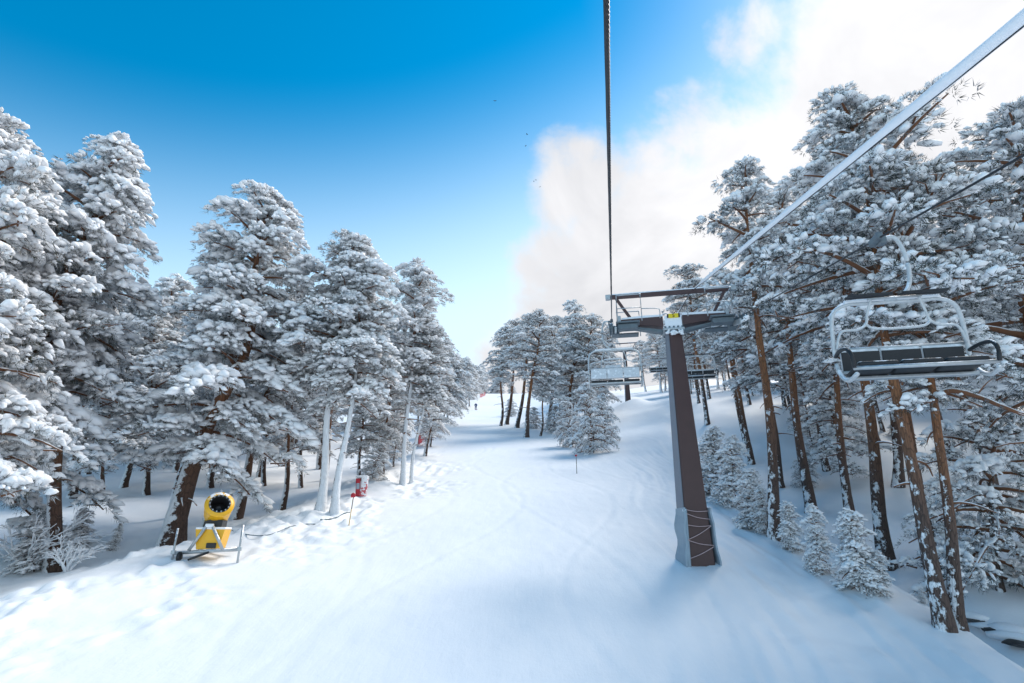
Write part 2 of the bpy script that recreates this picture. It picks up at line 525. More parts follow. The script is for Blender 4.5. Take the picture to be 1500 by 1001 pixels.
def blades(rng, C, D, L, n, wid):
    """n pointed needle sprays round each centre"""
    K = len(C)
    D = D / (np.linalg.norm(D, axis=1)[:, None] + 1e-9)
    r = rng.normal(0, 1, (K, n, 3)); r /= np.linalg.norm(r, axis=2)[..., None]
    d_ = D[:, None] * 0.75 + r * 0.9
    d_[..., 2] -= 0.08
    d_ /= np.linalg.norm(d_, axis=2)[..., None]
    s_ = np.cross(d_, rng.normal(0, 1, (K, n, 3))); s_ /= np.linalg.norm(s_, axis=2)[..., None]
    base = C[:, None] + r * (L * 0.25)[:, None, None]
    ln = (L[:, None] * rng.uniform(0.6, 1.15, (K, n)))[..., None]
    ww = (L[:, None] * wid * rng.uniform(0.7, 1.3, (K, n)))[..., None]
    a = base - s_ * ww * 0.6; b = base + s_ * ww * 0.6
    tip = base + d_ * ln
    P = np.stack([a, b, tip], 2).reshape(-1, 3)
    T = np.arange(K * n)[:, None] * 3 + np.array([[0, 1, 2]])
    return P, T

def make_pine(name, seed, H=10.0, r0=0.2, cs=0.3, rad=2.2, shape='round', n_limbs=60, pad_r=0.55, tufts=26,
              snow=0.9, heavy=0.0, droop=0.25, rise=0.35, wob=0.25, nblade=9, jit=0.62, fine=True, pads_per=3, stubs=5):
    rng = np.random.default_rng(seed)
    # trunk
    zs = np.concatenate([[-0.6, 0, 0.25, 0.6], np.linspace(1.0, H * 0.985, 15)])
    ph = rng.uniform(0, 6.28, 4)
    def tx(z):
        w_ = wob * 2.2 * np.clip(z / H, 0, 1) * (1 - np.clip(z / H, 0, 1))
        return np.stack([w_ * np.sin(z * 0.55 + ph[0]) + 0.03 * np.sin(z * 1.7 + ph[1]), w_ * np.sin(z * 0.5 + ph[2]) + 0.03 * np.sin(z * 1.5 + ph[3]), z], -1)
    def tr(z):
        t = np.clip(z / H, 0, 1)
        return r0 * (1 - 0.86 * t ** 0.9) + r0 * 0.35 * np.exp(-np.maximum(z, 0) / 0.35)
    tv, tt = tube(tx(zs), tr(zs), 14)
    tv = tv + (rng.normal(0, 0.045, (len(tv), 1)) * (tv - np.repeat(tx(zs), 14, 0)))
    trunk = mesh_np(name + '_trunk', tv, tt, True)
    # limbs and pads
    br = MB()
    pc, po, pr_ = [], [], []
    ang = rng.uniform(0, 6.28)
    for i in range(n_limbs):
        t = cs + (0.985 - cs) * ((i + rng.uniform(0, 1)) / n_limbs)
        u = (t - cs) / (1 - cs)
        if shape == 'round': prof = (0.6 + 0.4 * math.sin(min(u * 5, 1.57))) * (1 - u) ** 0.62 + 0.10
        elif shape == 'cone': prof = (1 - u) ** 0.85 * (0.55 + 0.45 * min(u * 7, 1)) + 0.07
        elif shape == 'flat': prof = math.sin(math.pi * min(1, 0.18 + u * 0.66)) ** 0.8 * (1 - u ** 4 * 0.75)
        else: prof = (0.65 + 0.35 * math.sin(min(u * 4, 1.57))) * (1 - u ** 1.3) ** 0.75 * (0.86 + 0.22 * math.sin(u * 17 + seed)) + 0.12
        ang += 2.39996 + rng.uniform(-0.5, 0.5)
        L = rad * prof * rng.uniform(jit, 1.8 - jit)
        o = np.array([math.cos(ang), math.sin(ang), 0])
        p0 = tx(np.array([t * H]))[0]
        el = rise * (u * 1.6 - 0.15) + rng.uniform(-0.15, 0.2)
        ss = np.linspace(0, 1, 6)
        dr = droop * (1 - 0.55 * u)
        side = np.array([-o[1], o[0], 0]) * rng.uniform(-0.25, 0.25)
        path = p0 + L * (ss[:, None] * o + ss[:, None] ** 2 * side + (el * ss - dr * ss ** 2.2)[:, None] * np.array([0, 0, 1.0]))
        br.tube(path, np.linspace(0.035 + 0.014 * L, 0.014, 6), 5)
        k = max(1, int(round(pads_per * (0.5 + L / rad * 0.7))))
        for j in range(k):
            s_ = 1.0 - (j + rng.uniform(0, 0.5)) / k * 0.72
            if L < 0.6 * pad_r: s_ = 1.0
            f_ = s_ * 5; i0 = min(int(f_), 4)
            c = path[i0] + (path[i0 + 1] - path[i0]) * (f_ - i0)
            lat = np.array([-o[1], o[0], 0]) * rng.uniform(-1, 1) * L * 0.3 * s_
            c2 = c + lat + np.array([0, 0, rng.uniform(-0.05, 0.12)])
            if np.linalg.norm(lat) > 0.25: br.tube([c - o * 0.25, (c + c2) / 2, c2], [0.022, 0.016, 0.01], 4)
            pc.append(c2); oo = o + lat * 0.5 / max(L, 0.2); po.append(oo / np.linalg.norm(oo)); pr_.append(pad_r * rng.uniform(0.65, 1.25) * (0.7 + 0.3 * min(1, L / rad * 1.6)))
    for i in range(3):       # leader
        pc.append(tx(np.array([H * (0.975 + 0.02 * i)]))[0]); po.append(np.array([math.cos(i * 2.1), math.sin(i * 2.1), 0.6])); pr_.append(pad_r * 0.5)
    for i in range(stubs):   # bare dead stubs under the crown
        t = rng.uniform(cs * 0.45, cs * 1.05); a = rng.uniform(0, 6.28); o = np.array([math.cos(a), math.sin(a), 0])
        p0 = tx(np.array([t * H]))[0]; L = rng.uniform(0.2, 0.8)
        ss = np.linspace(0, 1, 5)[:, None]
        br.tube(p0 + L * (ss * o + np.array([0, 0, 1]) * (0.25 * ss - 0.45 * ss ** 2) + ss ** 2 * np.array([-o[1], o[0], 0]) * rng.uniform(-.4, .4)), np.linspace(0.035, 0.01, 5), 5)
    branch = mesh_np(name + '_branches', np.concatenate(br.v), np.concatenate(br.t), True)
    pc = np.array(pc); po = np.array(po); pr_ = np.array(pr_)
    K = len(pc)
    side = np.cross(np.array([0, 0, 1.0]), po); side /= np.linalg.norm(side, axis=1)[:, None]
    rho = np.sqrt(rng.uniform(0.0, 1, (K, tufts))); th = rng.uniform(0, 6.28, (K, tufts))
    a = rho * np.cos(th) * 1.15; b = rho * np.sin(th)
    up = 0.42 * (1 - rho ** 2) - (0.30 + droop) * np.maximum(a, 0) ** 1.5 * 0.8 - 0.12 * np.abs(b) ** 2 + rng.normal(0, 0.05, (K, tufts))
    C = pc[:, None] + pr_[:, None, None] * (a[..., None] * po[:, None] + b[..., None] * side[:, None] + up[..., None] * np.array([0, 0, 1.0]))
    D = a[..., None] * po[:, None] * 1.0 + po[:, None] * 0.45 + b[..., None] * side[:, None] + rng.normal(0, 0.22, (K, tufts, 3))
    D[..., 2] += 0.22 - 0.75 * rho ** 2 * (0.5 + droop)
    C = C.reshape(-1, 3); D = D.reshape(-1, 3); RHO = rho.reshape(-1); PR = np.repeat(pr_, tufts)
    # needles under and round each tuft
    nb = blades(rng, C - np.array([0, 0, 0.05]) * PR[:, None], D + np.array([0, 0, 0.05]), 0.25 * PR * rng.uniform(0.8, 1.25, len(PR)), nblade, 0.085)
    crown = mesh_np(name + '_crown', nb[0], nb[1], False)
    load = np.repeat(np.clip(rng.normal(1.0, 0.25, K), 0.45, 1.4), tufts)
    keep = rng.uniform(0, 1, len(C)) < snow * load * np.where(RHO > 0.85, 0.8, 1.0)
    Ck = C[keep] + np.array([0, 0, 0.07]) * PR[keep][:, None]; Dk = D[keep]; PK = PR[keep]; RK = RHO[keep]
    var = np.clip(np.exp(rng.normal(0, 0.30, len(PK))), 0.5, 1.5) * (1.12 - 0.36 * RK) * np.clip(load[keep], 0.75, 1.2)
    sz = np.stack([0.19 * PK * var * (0.9 + 0.4 * RK), 0.14 * PK * var * (1.05 - 0.3 * RK), 0.115 * PK * var], -1) * rng.uniform(0.85, 1.2, (len(PK), 3)) * (1 + 0.4 * heavy)
    P, T = lumps(rng, Ck, Dk, sz, False)
    if heavy > 0:            # thick pillows on the laden boughs
        sel = rng.uniform(0, 1, K) < heavy
        M_ = 12; ks = int(sel.sum())
        r3 = np.sqrt(rng.uniform(0, 0.62, (ks, M_))); t3 = rng.uniform(0, 6.28, (ks, M_)); a3 = r3 * np.cos(t3) + 0.12; b3 = r3 * np.sin(t3) * 0.85
        q3 = pr_[sel][:, None, None]
        c3 = pc[sel][:, None] + q3 * (a3[..., None] * po[sel][:, None] + b3[..., None] * side[sel][:, None] + (0.34 * (1 - r3 ** 2) - 0.3 * np.maximum(a3, 0) ** 1.5)[..., None] * np.array([0, 0, 1.0]))
        d3 = np.repeat(po[sel][:, None], M_, 1) + a3[..., None] * po[sel][:, None] + b3[..., None] * side[sel][:, None]; d3[..., 2] -= 0.35 * r3
        s3 = (np.array([0.33, 0.28, 0.21]) * q3 * rng.uniform(0.65, 1.2, (ks, M_, 1)) * rng.uniform(0.85, 1.15, (ks, M_, 3))).reshape(-1, 3)
        c3 = c3.reshape(-1, 3); d3 = d3.reshape(-1, 3)
        P2, T2 = lumps(rng, c3, d3, s3, False)
        T = np.concatenate([T, T2 + len(P)]); P = np.concatenate([P, P2])
    snowm = mesh_np(name + '_snow', P, T, True)
    print(name, 'tris', len(T) + len(nb[1]), 'pads', K)
    return dict(trunk=trunk, branches=branch, crown=crown, snow=snowm, H=H)

PROTO = {}
PROTO['heavy0'] = make_pine('heavy0', 1, cs=0.13, rad=2.55, shape='irr', n_limbs=56, pad_r=0.55, tufts=36, snow=0.95, heavy=0.55, droop=0.45, r0=0.19, pads_per=4)
PROTO['heavy1'] = make_pine('heavy1', 2, cs=0.20, rad=2.35, shape='round', n_limbs=52, pad_r=0.53, tufts=36, snow=0.95, heavy=0.5, droop=0.40, r0=0.19, wob=0.4, pads_per=4)
PROTO['heavy2'] = make_pine('heavy2', 3, cs=0.43, rad=2.15, shape='irr', n_limbs=40, pad_r=0.52, tufts=36, snow=0.93, heavy=0.4, droop=0.36, r0=0.17, wob=0.35, pads_per=4)
PROTO['tall0'] = make_pine('tall0', 4, cs=0.46, rad=2.1, shape='irr', n_limbs=34, pad_r=0.46, tufts=36, snow=0.64, heavy=0.10, droop=0.25, r0=0.18, stubs=4, pads_per=4)
PROTO['tall1'] = make_pine('tall1', 5, cs=0.54, rad=1.7, shape='irr', n_limbs=28, pad_r=0.43, tufts=36, snow=0.62, heavy=0.08, droop=0.22, r0=0.17, wob=0.3, stubs=4, pads_per=4)
PROTO['tall2'] = make_pine('tall2', 6, cs=0.42, rad=2.0, shape='flat', n_limbs=34, pad_r=0.45, tufts=36, snow=0.62, heavy=0.08, droop=0.25, r0=0.17, wob=0.3, stubs=4, pads_per=4)
PROTO['mid0'] = make_pine('mid0', 7, cs=0.20, rad=1.8, shape='round', n_limbs=34, pad_r=0.55, tufts=36, heavy=0.25, droop=0.38, r0=0.14, fine=False)
PROTO['mid1'] = make_pine('mid1', 8, cs=0.42, rad=1.5, shape='irr', n_limbs=26, pad_r=0.55, tufts=36, heavy=0.2, droop=0.3, r0=0.13, wob=0.4, fine=False)
PROTO['mid2'] = make_pine('mid2', 9, cs=0.14, rad=1.8, shape='cone', n_limbs=40, pad_r=0.52, tufts=30, heavy=0.25, droop=0.4, r0=0.14, fine=False)
PROTO['sap0'] = make_pine('sap0', 10, H=3.0, cs=0.05, rad=0.85, shape='cone', n_limbs=46, pad_r=0.36, tufts=20, snow=0.97, heavy=0.5, droop=0.55, rise=0.5, r0=0.05, pads_per=2, stubs=0, jit=0.42, wob=0.1)
PROTO['sap1'] = make_pine('sap1', 11, H=3.0, cs=0.04, rad=0.7, shape='cone', n_limbs=40, pad_r=0.34, tufts=20, snow=0.97, heavy=0.5, droop=0.6, rise=0.5, r0=0.05, pads_per=2, stubs=0, jit=0.42, wob=0.15)
PROTO['bush'] = make_pine('bush', 12, H=4.0, cs=0.05, rad=1.9, shape='round', n_limbs=46, pad_r=0.38, tufts=30, snow=0.92, heavy=0.2, droop=0.5, r0=0.07, pads_per=3, stubs=0)

_mesh_variant = {}
def variant(me, mat):
    key = (me.name, mat)
    if key not in _mesh_variant:
        m = me if not any(k[0] == me.name for k in _mesh_variant) else me.copy()
        m.materials.clear(); m.materials.append(MATS[mat]); _mesh_variant[key] = m
    return _mesh_variant[key]

def plant(proto, base, height, label, cat='tree', group=None, rot=None, lean=(0, 0), bark_m='bark_patchy', leaf='needles_dark', name='pine_tree', wide=1.0, thick=1.0):
    p = PROTO[proto]
    if leaf == 'needles_dark': thick *= 0.8
    r = empty(name, base)
    k = height / p['H']
    r.scale = (k * wide, k * wide, k)
    rz = random.uniform(0, 6.28) if rot is None else rot
    # lean: horizontal offset of the top, in metres
    up = Vector((lean[0], lean[1], height)).normalized()
    q = Vector((0, 0, 1)).rotation_difference(up)
    r.rotation_mode = 'QUATERNION'
    r.rotation_quaternion = q @ Euler((0, 0, rz)).to_quaternion()
    for part, mat in (('trunk', bark_m), ('branches', 'branch_bark'), ('crown', leaf), ('snow', 'snow_crown')):
        o = bpy.data.objects.new({'snow': 'snow_cover'}.get(part, part), variant(p[part], mat)); COL.objects.link(o); o.parent = r
        if part != 'trunk': o['kind'] = 'stuff'
        if part == 'trunk': o.scale = (thick / wide, thick / wide, 1)
    tag(r, label, cat, group)
    return r

random.seed(5)
def plant_px(proto, b, t, label, Y=None, **k):
    """tree whose foot is seen at b and whose top at t"""
    if Y is None: base = hit(*b)
    else:
        q = at(*b, Y); base = Vector((q.x, q.y, G(q.x, q.y)))
    top = at(*t, base.y)
    return plant(proto, base, top.z - base.z, label, lean=(top.x - base.x, 0), **k)

BASES = []
def keep(o): BASES.append((o.location.x, o.location.y)); return o

LF = dict(bark_m='bark_left', leaf='needles_frosted')
PL = dict(bark_m='bark_plastered', leaf='needles_frosted')
# --- left side of the piste
keep(plant_px('heavy1', (-95, 905), (-8, 165), 'dark-tipped pine cut off by the left picture edge, tallest at that edge', Y=14.0, rot=1.0, wide=0.78, **LF))
keep(plant_px('heavy0', (-70, 800), (172, 212), 'huge snow-laden pine with leaning orange trunk at the far left', Y=17.5, rot=2.2, wide=0.95, **LF))
keep(plant_px('heavy2', (77, 836), (60, 300), 'pine with thick dark trunk foot left of the two frosted saplings', rot=0.5, **LF))
keep(plant_px('heavy1', (253, 796), (398, 288), 'tall leaning pine with half-white trunk just left of the yellow snow gun', rot=4.1, wide=1.0, thick=1.35, **LF))
keep(plant_px('tall0', (347, 760), (440, 415), 'snowy pine whose straight trunk stands just right of the yellow snow gun', rot=3.0, wide=0.85, **LF))
keep(plant_px('mid1', (413, 748), (452, 450), 'thin leaning pine between the snow gun and the white trunks', rot=0.4, **LF))
keep(plant_px('heavy2', (470, 748), (512, 352), 'broad snowy pine, left of the two white-plastered trunks near the red mat', rot=2.8, wide=1.05, thick=0.85, **PL))
keep(plant_px('heavy2', (491, 748), (535, 400), 'snowy pine with fully white-plastered trunk nearest the red mat', rot=5.2, wide=0.95, thick=0.85, **PL))
keep(plant_px('mid1', (589, 711), (612, 390), 'pointed snowy pine, left of the slim white pair beside the piste', rot=1.2, wide=1.25, thick=0.85, **PL))
keep(plant_px('mid1', (602, 706), (632, 470), 'slim white-trunked pine, right of the pair beside the piste', rot=2.0, wide=1.2, thick=0.8, **PL))
for i, (b, t, pr) in enumerate([((622, 668), (655, 500), 'mid0'), ((632, 640), (672, 522), 'heavy2'), ((645, 622), (690, 525), 'mid0'), ((655, 614), (664, 527), 'mid2')]):
    keep(plant_px(pr, b, t, ['rounded snowy pine just uphill of the slim white pair', 'second snowy pine uphill of the slim white pair', 'third snowy pine uphill of the slim white pair', 'conical snowy pine before the far row on the left'][i], wide=1.25, **LF))
for b, t, pr, l in [((525, 704), (535, 520), 'mid0', 'low-branched pine filling the gap behind the red mat'), ((560, 694), (575, 500), 'mid0', 'dense pine between the white trunks and the slim pair'), ((575, 684), (592, 560), 'mid2', 'conical snowy pine just left of the slim white pair'),
                    ((630, 655), (640, 545), 'mid2', 'low conical pine right of the slim white pair'), ((440, 715), (450, 500), 'mid0', 'low-branched pine behind the thin leaning pine'), ((385, 712), (395, 480), 'mid0', 'low-branched pine behind the trunk right of the snow gun'),
                    ((150, 735), (160, 500), 'mid0', 'low-branched pine in the shade above the small frosted sapling'), ((215, 725), (225, 430), 'mid0', 'dense pine closing the gap under the V of sky')]:
    keep(plant_px(pr, b, t, l, wide=1.15, **LF))
# undergrowth on the left
plant_px('sap1', (118, 800), (122, 745), 'frosted bushy sapling beside the dark trunk foot at left', name='frosted_sapling', cat='sapling', group='saplings on the left', wide=1.4, **LF)
plant_px('sap1', (163, 806), (176, 768), 'small frosted sapling leaning in the snow left of the snow gun', name='frosted_sapling', cat='sapling', group='saplings on the left', **LF)
plant_px('sap0', (50, 838), (45, 760), 'low snow-caked shrub at the foot of the far-left dark trunk', name='snowy_shrub', cat='shrub', wide=1.6, **LF)
plant_px('bush', (545, 702), (560, 650), 'snow-covered bush behind the red padded mat', name='snowy_shrub', cat='shrub', **LF)

# --- right side
RT = dict(bark_m='bark_patchy', leaf='needles_dark')
keep(plant_px('tall0', (1385, 921), (1240, 145), 'tallest pine at right, left of the two nearest crossing trunks', rot=0.9, wide=1.0, thick=0.82, **RT))
keep(plant_px('tall2', (1405, 921), (1312, 240), 'tall pine at right, right of the two nearest crossing trunks', rot=2.0, wide=0.9, thick=0.85, **RT))
keep(plant_px('tall1', (1362, 830), (1290, 260), 'slim orange pine standing behind the two nearest crossing trunks', rot=2.9, **RT))
keep(plant_px('tall2', (1560, 900), (1480, 170), 'dark-crowned pine rising along the right picture edge', Y=13.5, rot=3.9, wide=1.15, **RT))
keep(plant_px('tall0', (1640, 860), (1570, 150), 'pine just beyond the right picture edge with branches reaching in', Y=17.5, rot=1.2, wide=1.1, **RT))
keep(plant_px('bush', (1462, 842), (1452, 560), 'low dense snowy pine bough mass at lower right above the stream', Y=18.0, name='young_pine', wide=0.85, rot=1.0, **RT))
keep(plant_px('tall0', (1300, 832), (1205, 235), 'tall orange-trunked pine behind the snowy sapling at the piste edge, right of the dark trunk', rot=5.1, wide=0.95, **RT))
keep(plant_px('tall2', (1246, 762), (1200, 330), 'dark patchy-trunked pine standing behind the largest piste-edge sapling', rot=0.2, **RT))
keep(plant_px('tall1', (1187, 752), (1140, 290), 'orange-trunked pine, second to the right of the lift tower', rot=4.0, **RT))
keep(plant_px('tall1', (1136, 790), (1092, 242), 'slender pine with small open crown, first to the right of the lift tower', rot=1.6, wide=0.8, **RT))
keep(plant_px('tall1', (1100, 680), (1062, 400), 'pine with orange trunk between the lift tower and the slender pine', rot=3.3, **RT))
keep(plant_px('tall1', (1036, 622), (1006, 392), 'pine with rounded top rising behind the tower crossarm', rot=2.5, wide=1.2, **RT))
keep(plant_px('tall0', (1316, 714), (1310, 300), 'dark-trunked pine up the slope behind the near right chair', rot=2.2, **RT))
# saplings beside the lift line
for b, t, l, pr, w in [((1042, 725), (1045, 630), 'first snowy sapling beside the lift tower', 'sap0', 1.0), ((1068, 742), (1072, 640), 'second snowy sapling from the lift tower, tall and narrow', 'sap1', 1.0),
                     ((1100, 775), (1098, 690), 'snow-caked sapling left of the slender pine foot', 'sap0', 1.0), ((1118, 782), (1112, 715), 'narrow snowy sapling touching the slender pine foot', 'sap1', 0.9),
                     ((1160, 808), (1153, 738), 'drooping snowy sapling just right of the slender pine foot', 'sap0', 0.95), ((1202, 840), (1187, 742), 'narrow bent snowy sapling before the second orange trunk', 'sap1', 0.9),
                     ((1262, 868), (1246, 752), 'largest snowy sapling on the right piste edge', 'sap0', 1.0), ((1288, 872), (1283, 808), 'small sapling at the right foot of the largest piste-edge sapling', 'sap1', 1.1),
                     ((1353, 885), (1350, 862), 'tiny snowed-over sapling left of the crossing trunks', 'sap1', 1.2)]:
    plant_px(pr, b, t, l, name='snowy_sapling', cat='sapling', group='saplings along the right piste edge', wide=w * 1.05, **LF)
plant_px('bush', (1180, 715), (1180, 660), 'dark low pine bush on the slope between orange trunks', name='low_pine_bush', cat='shrub', wide=0.8, **RT)
plant_px('bush', (1310, 640), (1312, 615), 'small low bush on the slope beside the dark trunk', name='low_pine_bush', cat='shrub', wide=0.9, **RT)

# --- island of trees between piste and lift line
isl = [((734, 624), (742, 478), 'mid1', 'leftmost slim pine of the tree island right of the skier'), ((743, 622), (757, 470), 'tall1', 'second slim pine from the left in the tree island'),
       ((758, 627), (778, 462), 'tall1', 'third slim pine from the left in the tree island'), ((771, 641), (792, 458), 'tall2', 'front orange-trunked pine of the tree island'),
       ((792, 639), (806, 520), 'mid1', 'short pine with snowy cap beside the front orange trunk of the island'), ((803, 630), (815, 466), 'tall2', 'broad pine in the middle of the tree island'),
       ((834, 632), (843, 446), 'mid0', 'tallest pointed pine of the tree island'), ((855, 628), (868, 462), 'tall2', 'pine of the tree island nearest the chairlift rope'),
       ((818, 622), (828, 480), 'mid1', 'pine half hidden in the tree island'), ((880, 612), (893, 478), 'mid0', 'pine behind the uphill chair')]
for b, t, pr, l in isl:
    keep(plant_px(pr, b, t, l, wide=1.15, bark_m='bark_patchy', leaf='needles_frosted'))
for b, t, l, w in [((868, 664), (858, 566), 'largest snow-covered young pine in front of the tree island', 0.75), ((838, 655), (826, 590), 'snowy young pine on the left of the largest one before the island', 0.8),
                   ((884, 650), (882, 580), 'snowy young pine on the right of the largest one before the island', 0.7), ((748, 610), (748, 585), 'low snowy shrub among the left island trunks', 1.0), ((782, 628), (782, 598), 'low snowy shrub right of the front island trunk', 1.0), ((812, 634), (814, 596), 'snowy shrub left of the young pines before the island', 1.0)]:
    keep(plant_px('bush', b, t, l, name='young_pine', cat='young pine', wide=w, **LF))

# --- background forest
def px_of(p):
    dep = p[1] * CP + p[2] * SP
    return 750 + FPX * p[0] / dep
ORD = ['first', 'second', 'third', 'fourth', 'fifth', 'sixth', 'seventh', 'eighth', 'ninth', 'tenth', 'eleventh', 'twelfth', 'thirteenth', 'fourteenth', 'fifteenth', 'sixteenth', 'seventeenth', 'eighteenth', 'nineteenth', 'twentieth', 'twenty-first', 'twenty-second', 'twenty-third', 'twenty-fourth', 'twenty-fifth']
def fill(n, xr, yr, mind, protos, hr, sectors, group, cond, mats, wide=(1.0, 1.2), tries=4000):
    made = []
    for _ in range(tries):
        if len(made) >= n: break
        y = random.uniform(*yr); x = random.uniform(*xr(y))
        if not cond(x, y) or any((x - a) ** 2 + (y - b) ** 2 < mind * mind for a, b in BASES): continue
        z = G(x, y); px = px_of((x, y, z))
        if px < -120 or px > 1640: continue
        o = plant(random.choice(protos), (x, y, z), random.uniform(*hr), '', group=group, lean=(random.uniform(-.4, .4), random.uniform(-.3, .3)), wide=random.uniform(*wide), **mats)
        BASES.append((x, y)); made.append((px, o))
    made.sort(key=lambda q: q[0])
    lo = -1e9
    for hi, text in sectors:
        sec = [o for px, o in made if lo <= px < hi]; lo = hi
        for k, o in enumerate(sec): o['label'] = ('%s from left of the ' % ORD[min(k, 24)]) + text
LSEC = [(90, 'shaded pines behind the far-left dark trunk'), (300, 'shaded pines behind and left of the snow gun'), (480, 'shaded pines between snow gun and white trunks'), (1e9, 'shaded pines behind the white-plastered trunks')]
fill(40, lambda y: (-1.0 * y, shoulder_l(y) - 3.5), (24, 58), 2.4, ['heavy2', 'mid1', 'tall0', 'tall2', 'mid1', 'tall1'], (9.5, 13), LSEC, 'pines deep in the left forest', lambda x, y: True, dict(bark_m='bark_left', leaf='needles_frosted'))
fill(16, lambda y: (-1.0 * y, shoulder_l(y) - 8), (38, 75), 2.2, ['mid0', 'mid2', 'heavy0'], (8, 11), [(q, t.replace('shaded pines', 'low-branched pines deep')) for q, t in LSEC], 'pines deep in the left forest', lambda x, y: True, LF)
fill(38, lambda y: (shoulder_l(y) - 9, shoulder_l(y) - 0.5), (62, 250), 2.6, ['heavy2', 'mid0', 'mid1', 'mid2', 'heavy1'], (10, 13.5),
     [(640, 'far left-row pines above the slim white pair'), (675, 'far left-row pines below the skier'), (1e9, 'far left-row pines beside the skier')], 'far row on the left', lambda x, y: True, LF, (1.1, 1.35))
RSEC = [(1090, 'shaded pines between tower and slender pine'), (1200, 'shaded pines behind the two slim orange trunks'), (1320, 'shaded pines left of the near right chair'), (1e9, 'shaded pines behind the near right chair')]
fill(46, lambda y: (shoulder_r(y) + 3.0, 0.85 * y + 6), (24, 75), 2.7, ['tall0', 'tall1', 'tall2', 'tall1', 'mid1'], (11, 15), RSEC, 'pines in the right forest', lambda x, y: x > 0.192 * y + 7.5, RT)
fill(22, lambda y: (shoulder_r(y) + 5.0, 0.9 * y + 6), (32, 80), 2.2, ['mid0', 'mid2', 'heavy2'], (7, 11), [(q, t.replace('shaded pines', 'low-branched pines deep')) for q, t in RSEC], 'pines in the right forest', lambda x, y: x > 0.192 * y + 8.5, RT)
fill(22, lambda y: (0.192 * y + 7.5, 0.192 * y + 26), (75, 150), 3, ['tall0', 'mid0', 'tall2', 'mid1'], (11, 14.5), [(1000, 'distant pines just right of the upper tower'), (1e9, 'distant pines seen behind the near tower')], 'far pines right of the lift line', lambda x, y: True, LF, (1.1, 1.3))
fill(30, lambda y: (0.075 * y + 1.5, 0.192 * y - 2.2), (70, 240), 2.6, ['mid0', 'tall2', 'mid1', 'mid2', 'heavy2'], (10, 13), [(770, 'distant pines behind the leftmost island trunks'), (805, 'distant pines behind the front orange island trunk'), (840, 'distant pines behind the tallest island pine'), (1e9, 'distant pines behind the right island trees')], 'far pines behind the island', lambda x, y: True, LF, (1.1, 1.3))

fill(18, lambda y: (-16, 30), (262, 285), 1.8, ['mid0', 'heavy2', 'mid1', 'mid2'], (11, 15), [(1e9, 'small pines closing the crest of the piste')], 'pines on the crest', lambda x, y: True, LF, (1.1, 1.3))

# snow-lined bare bough reaching right from the second crossing trunk
bt = next(o for o in bpy.data.objects if o.get('label', '').startswith('tall pine at right, right'))
yb = bt.location.y + 0.1
pts = [at(px, py, yb + dy) for px, py, dy in ((1362, 588, 0), (1376, 578, -.1), (1395, 572, -.3), (1430, 580, -.5), (1470, 596, -.7), (1500, 607, -.8), (1540, 612, -.9))]
mb = MB(); mb.smooth_tube([tuple(p) for p in pts], np.linspace(0.085, 0.03, 31), 8, 5)
for k, dz, dx in ((3, 0.35, 0.3), (4, -0.3, 0.4)):
    mb.smooth_tube([tuple(pts[k]), tuple(pts[k] + Vector((dx * .5, -.1, dz * .6))), tuple(pts[k] + Vector((dx, -.2, dz)))], np.linspace(0.03, 0.01, 9), 5, 4)
bpy.context.view_layer.update()
o = mb.build('bare_bough', 'branch_bark', None, True); o.parent = bt; o.matrix_parent_inverse = bt.matrix_world.inverted()

# rime-covered leafless shrubs
def rime_shrub(b, hgt, label, seed):
    rg = random.Random(seed); p = hit(*b); r = empty('rime_shrub', p)
    def grow(mb, q, d_, L, rad, depth):
        e = q + d_ * L
        mid_ = (q + e) / 2 + Vector((rg.uniform(-.1, .1), rg.uniform(-.1, .1), rg.uniform(-.02, .1))) * L
        mb.tube([tuple(q), tuple(mid_), tuple(e)], [rad, rad * .85, rad * .7], 5)
        if depth:
            for _ in range(3):
                nd = (d_ + Vector((rg.uniform(-.8, .8), rg.uniform(-.8, .8), rg.uniform(-.55, .45)))).normalized()
                grow(mb, q.lerp(e, rg.uniform(.55, 1)), nd, L * rg.uniform(.55, .8), rad * .68, depth - 1)
    for k in range(7):
        a = k * 0.9 + rg.uniform(-.3, .3)
        mb = MB(); grow(mb, Vector((0, 0, -0.1)), Vector((math.cos(a) * .7, math.sin(a) * .7, rg.uniform(.6, 1.2))).normalized(), hgt * rg.uniform(.35, .55), 0.035, 3)
        mb.build('stem', 'rime_snow', r, True)
    tag(r, label, 'shrub', 'leafless rime shrubs')
rime_shrub((35, 838), 2.3, 'leafless shrub of white rime twigs at the far-left forest edge', 1)
rime_shrub((98, 838), 1.2, 'small rime-white twiggy shrub right of the far-left dark trunk', 2)

# ------------------------------------------------------------------ chairlift
LIFT_AZ = math.atan(0.192)
TY = 16.3
def rope_x(y, side): return 0.07 + 0.192 * y + (3.88 if side else 0.0)
TB = hit(1018, 815)
TC = Vector((rope_x(TY, 0) + 1.94, TY, G(rope_x(TY, 0) + 1.94, TY)))
TOPZ = at(895, 470, TY).z           # rope height at the tower
Y2 = 80.0
C2 = Vector((rope_x(Y2, 0) + 1.94, Y2, 0)); C2.z = G(C2.x, C2.y)
TOP2 = at(912, 512, Y2).z
def rope_z(y, side):
    if y <= TY:
        a = 1.55 if side == 0 else 2.25
        return a + (TOPZ - a) * (y / TY) - 0.02 * math.sin(math.pi * max(0, y) / TY)
    if y <= Y2:
        u = (y - TY) / (Y2 - TY)
        return TOPZ + (TOP2 - TOPZ) * u - 1.0 * 4 * u * (1 - u) * 0.5
    return TOP2 + (y - Y2) * 0.33

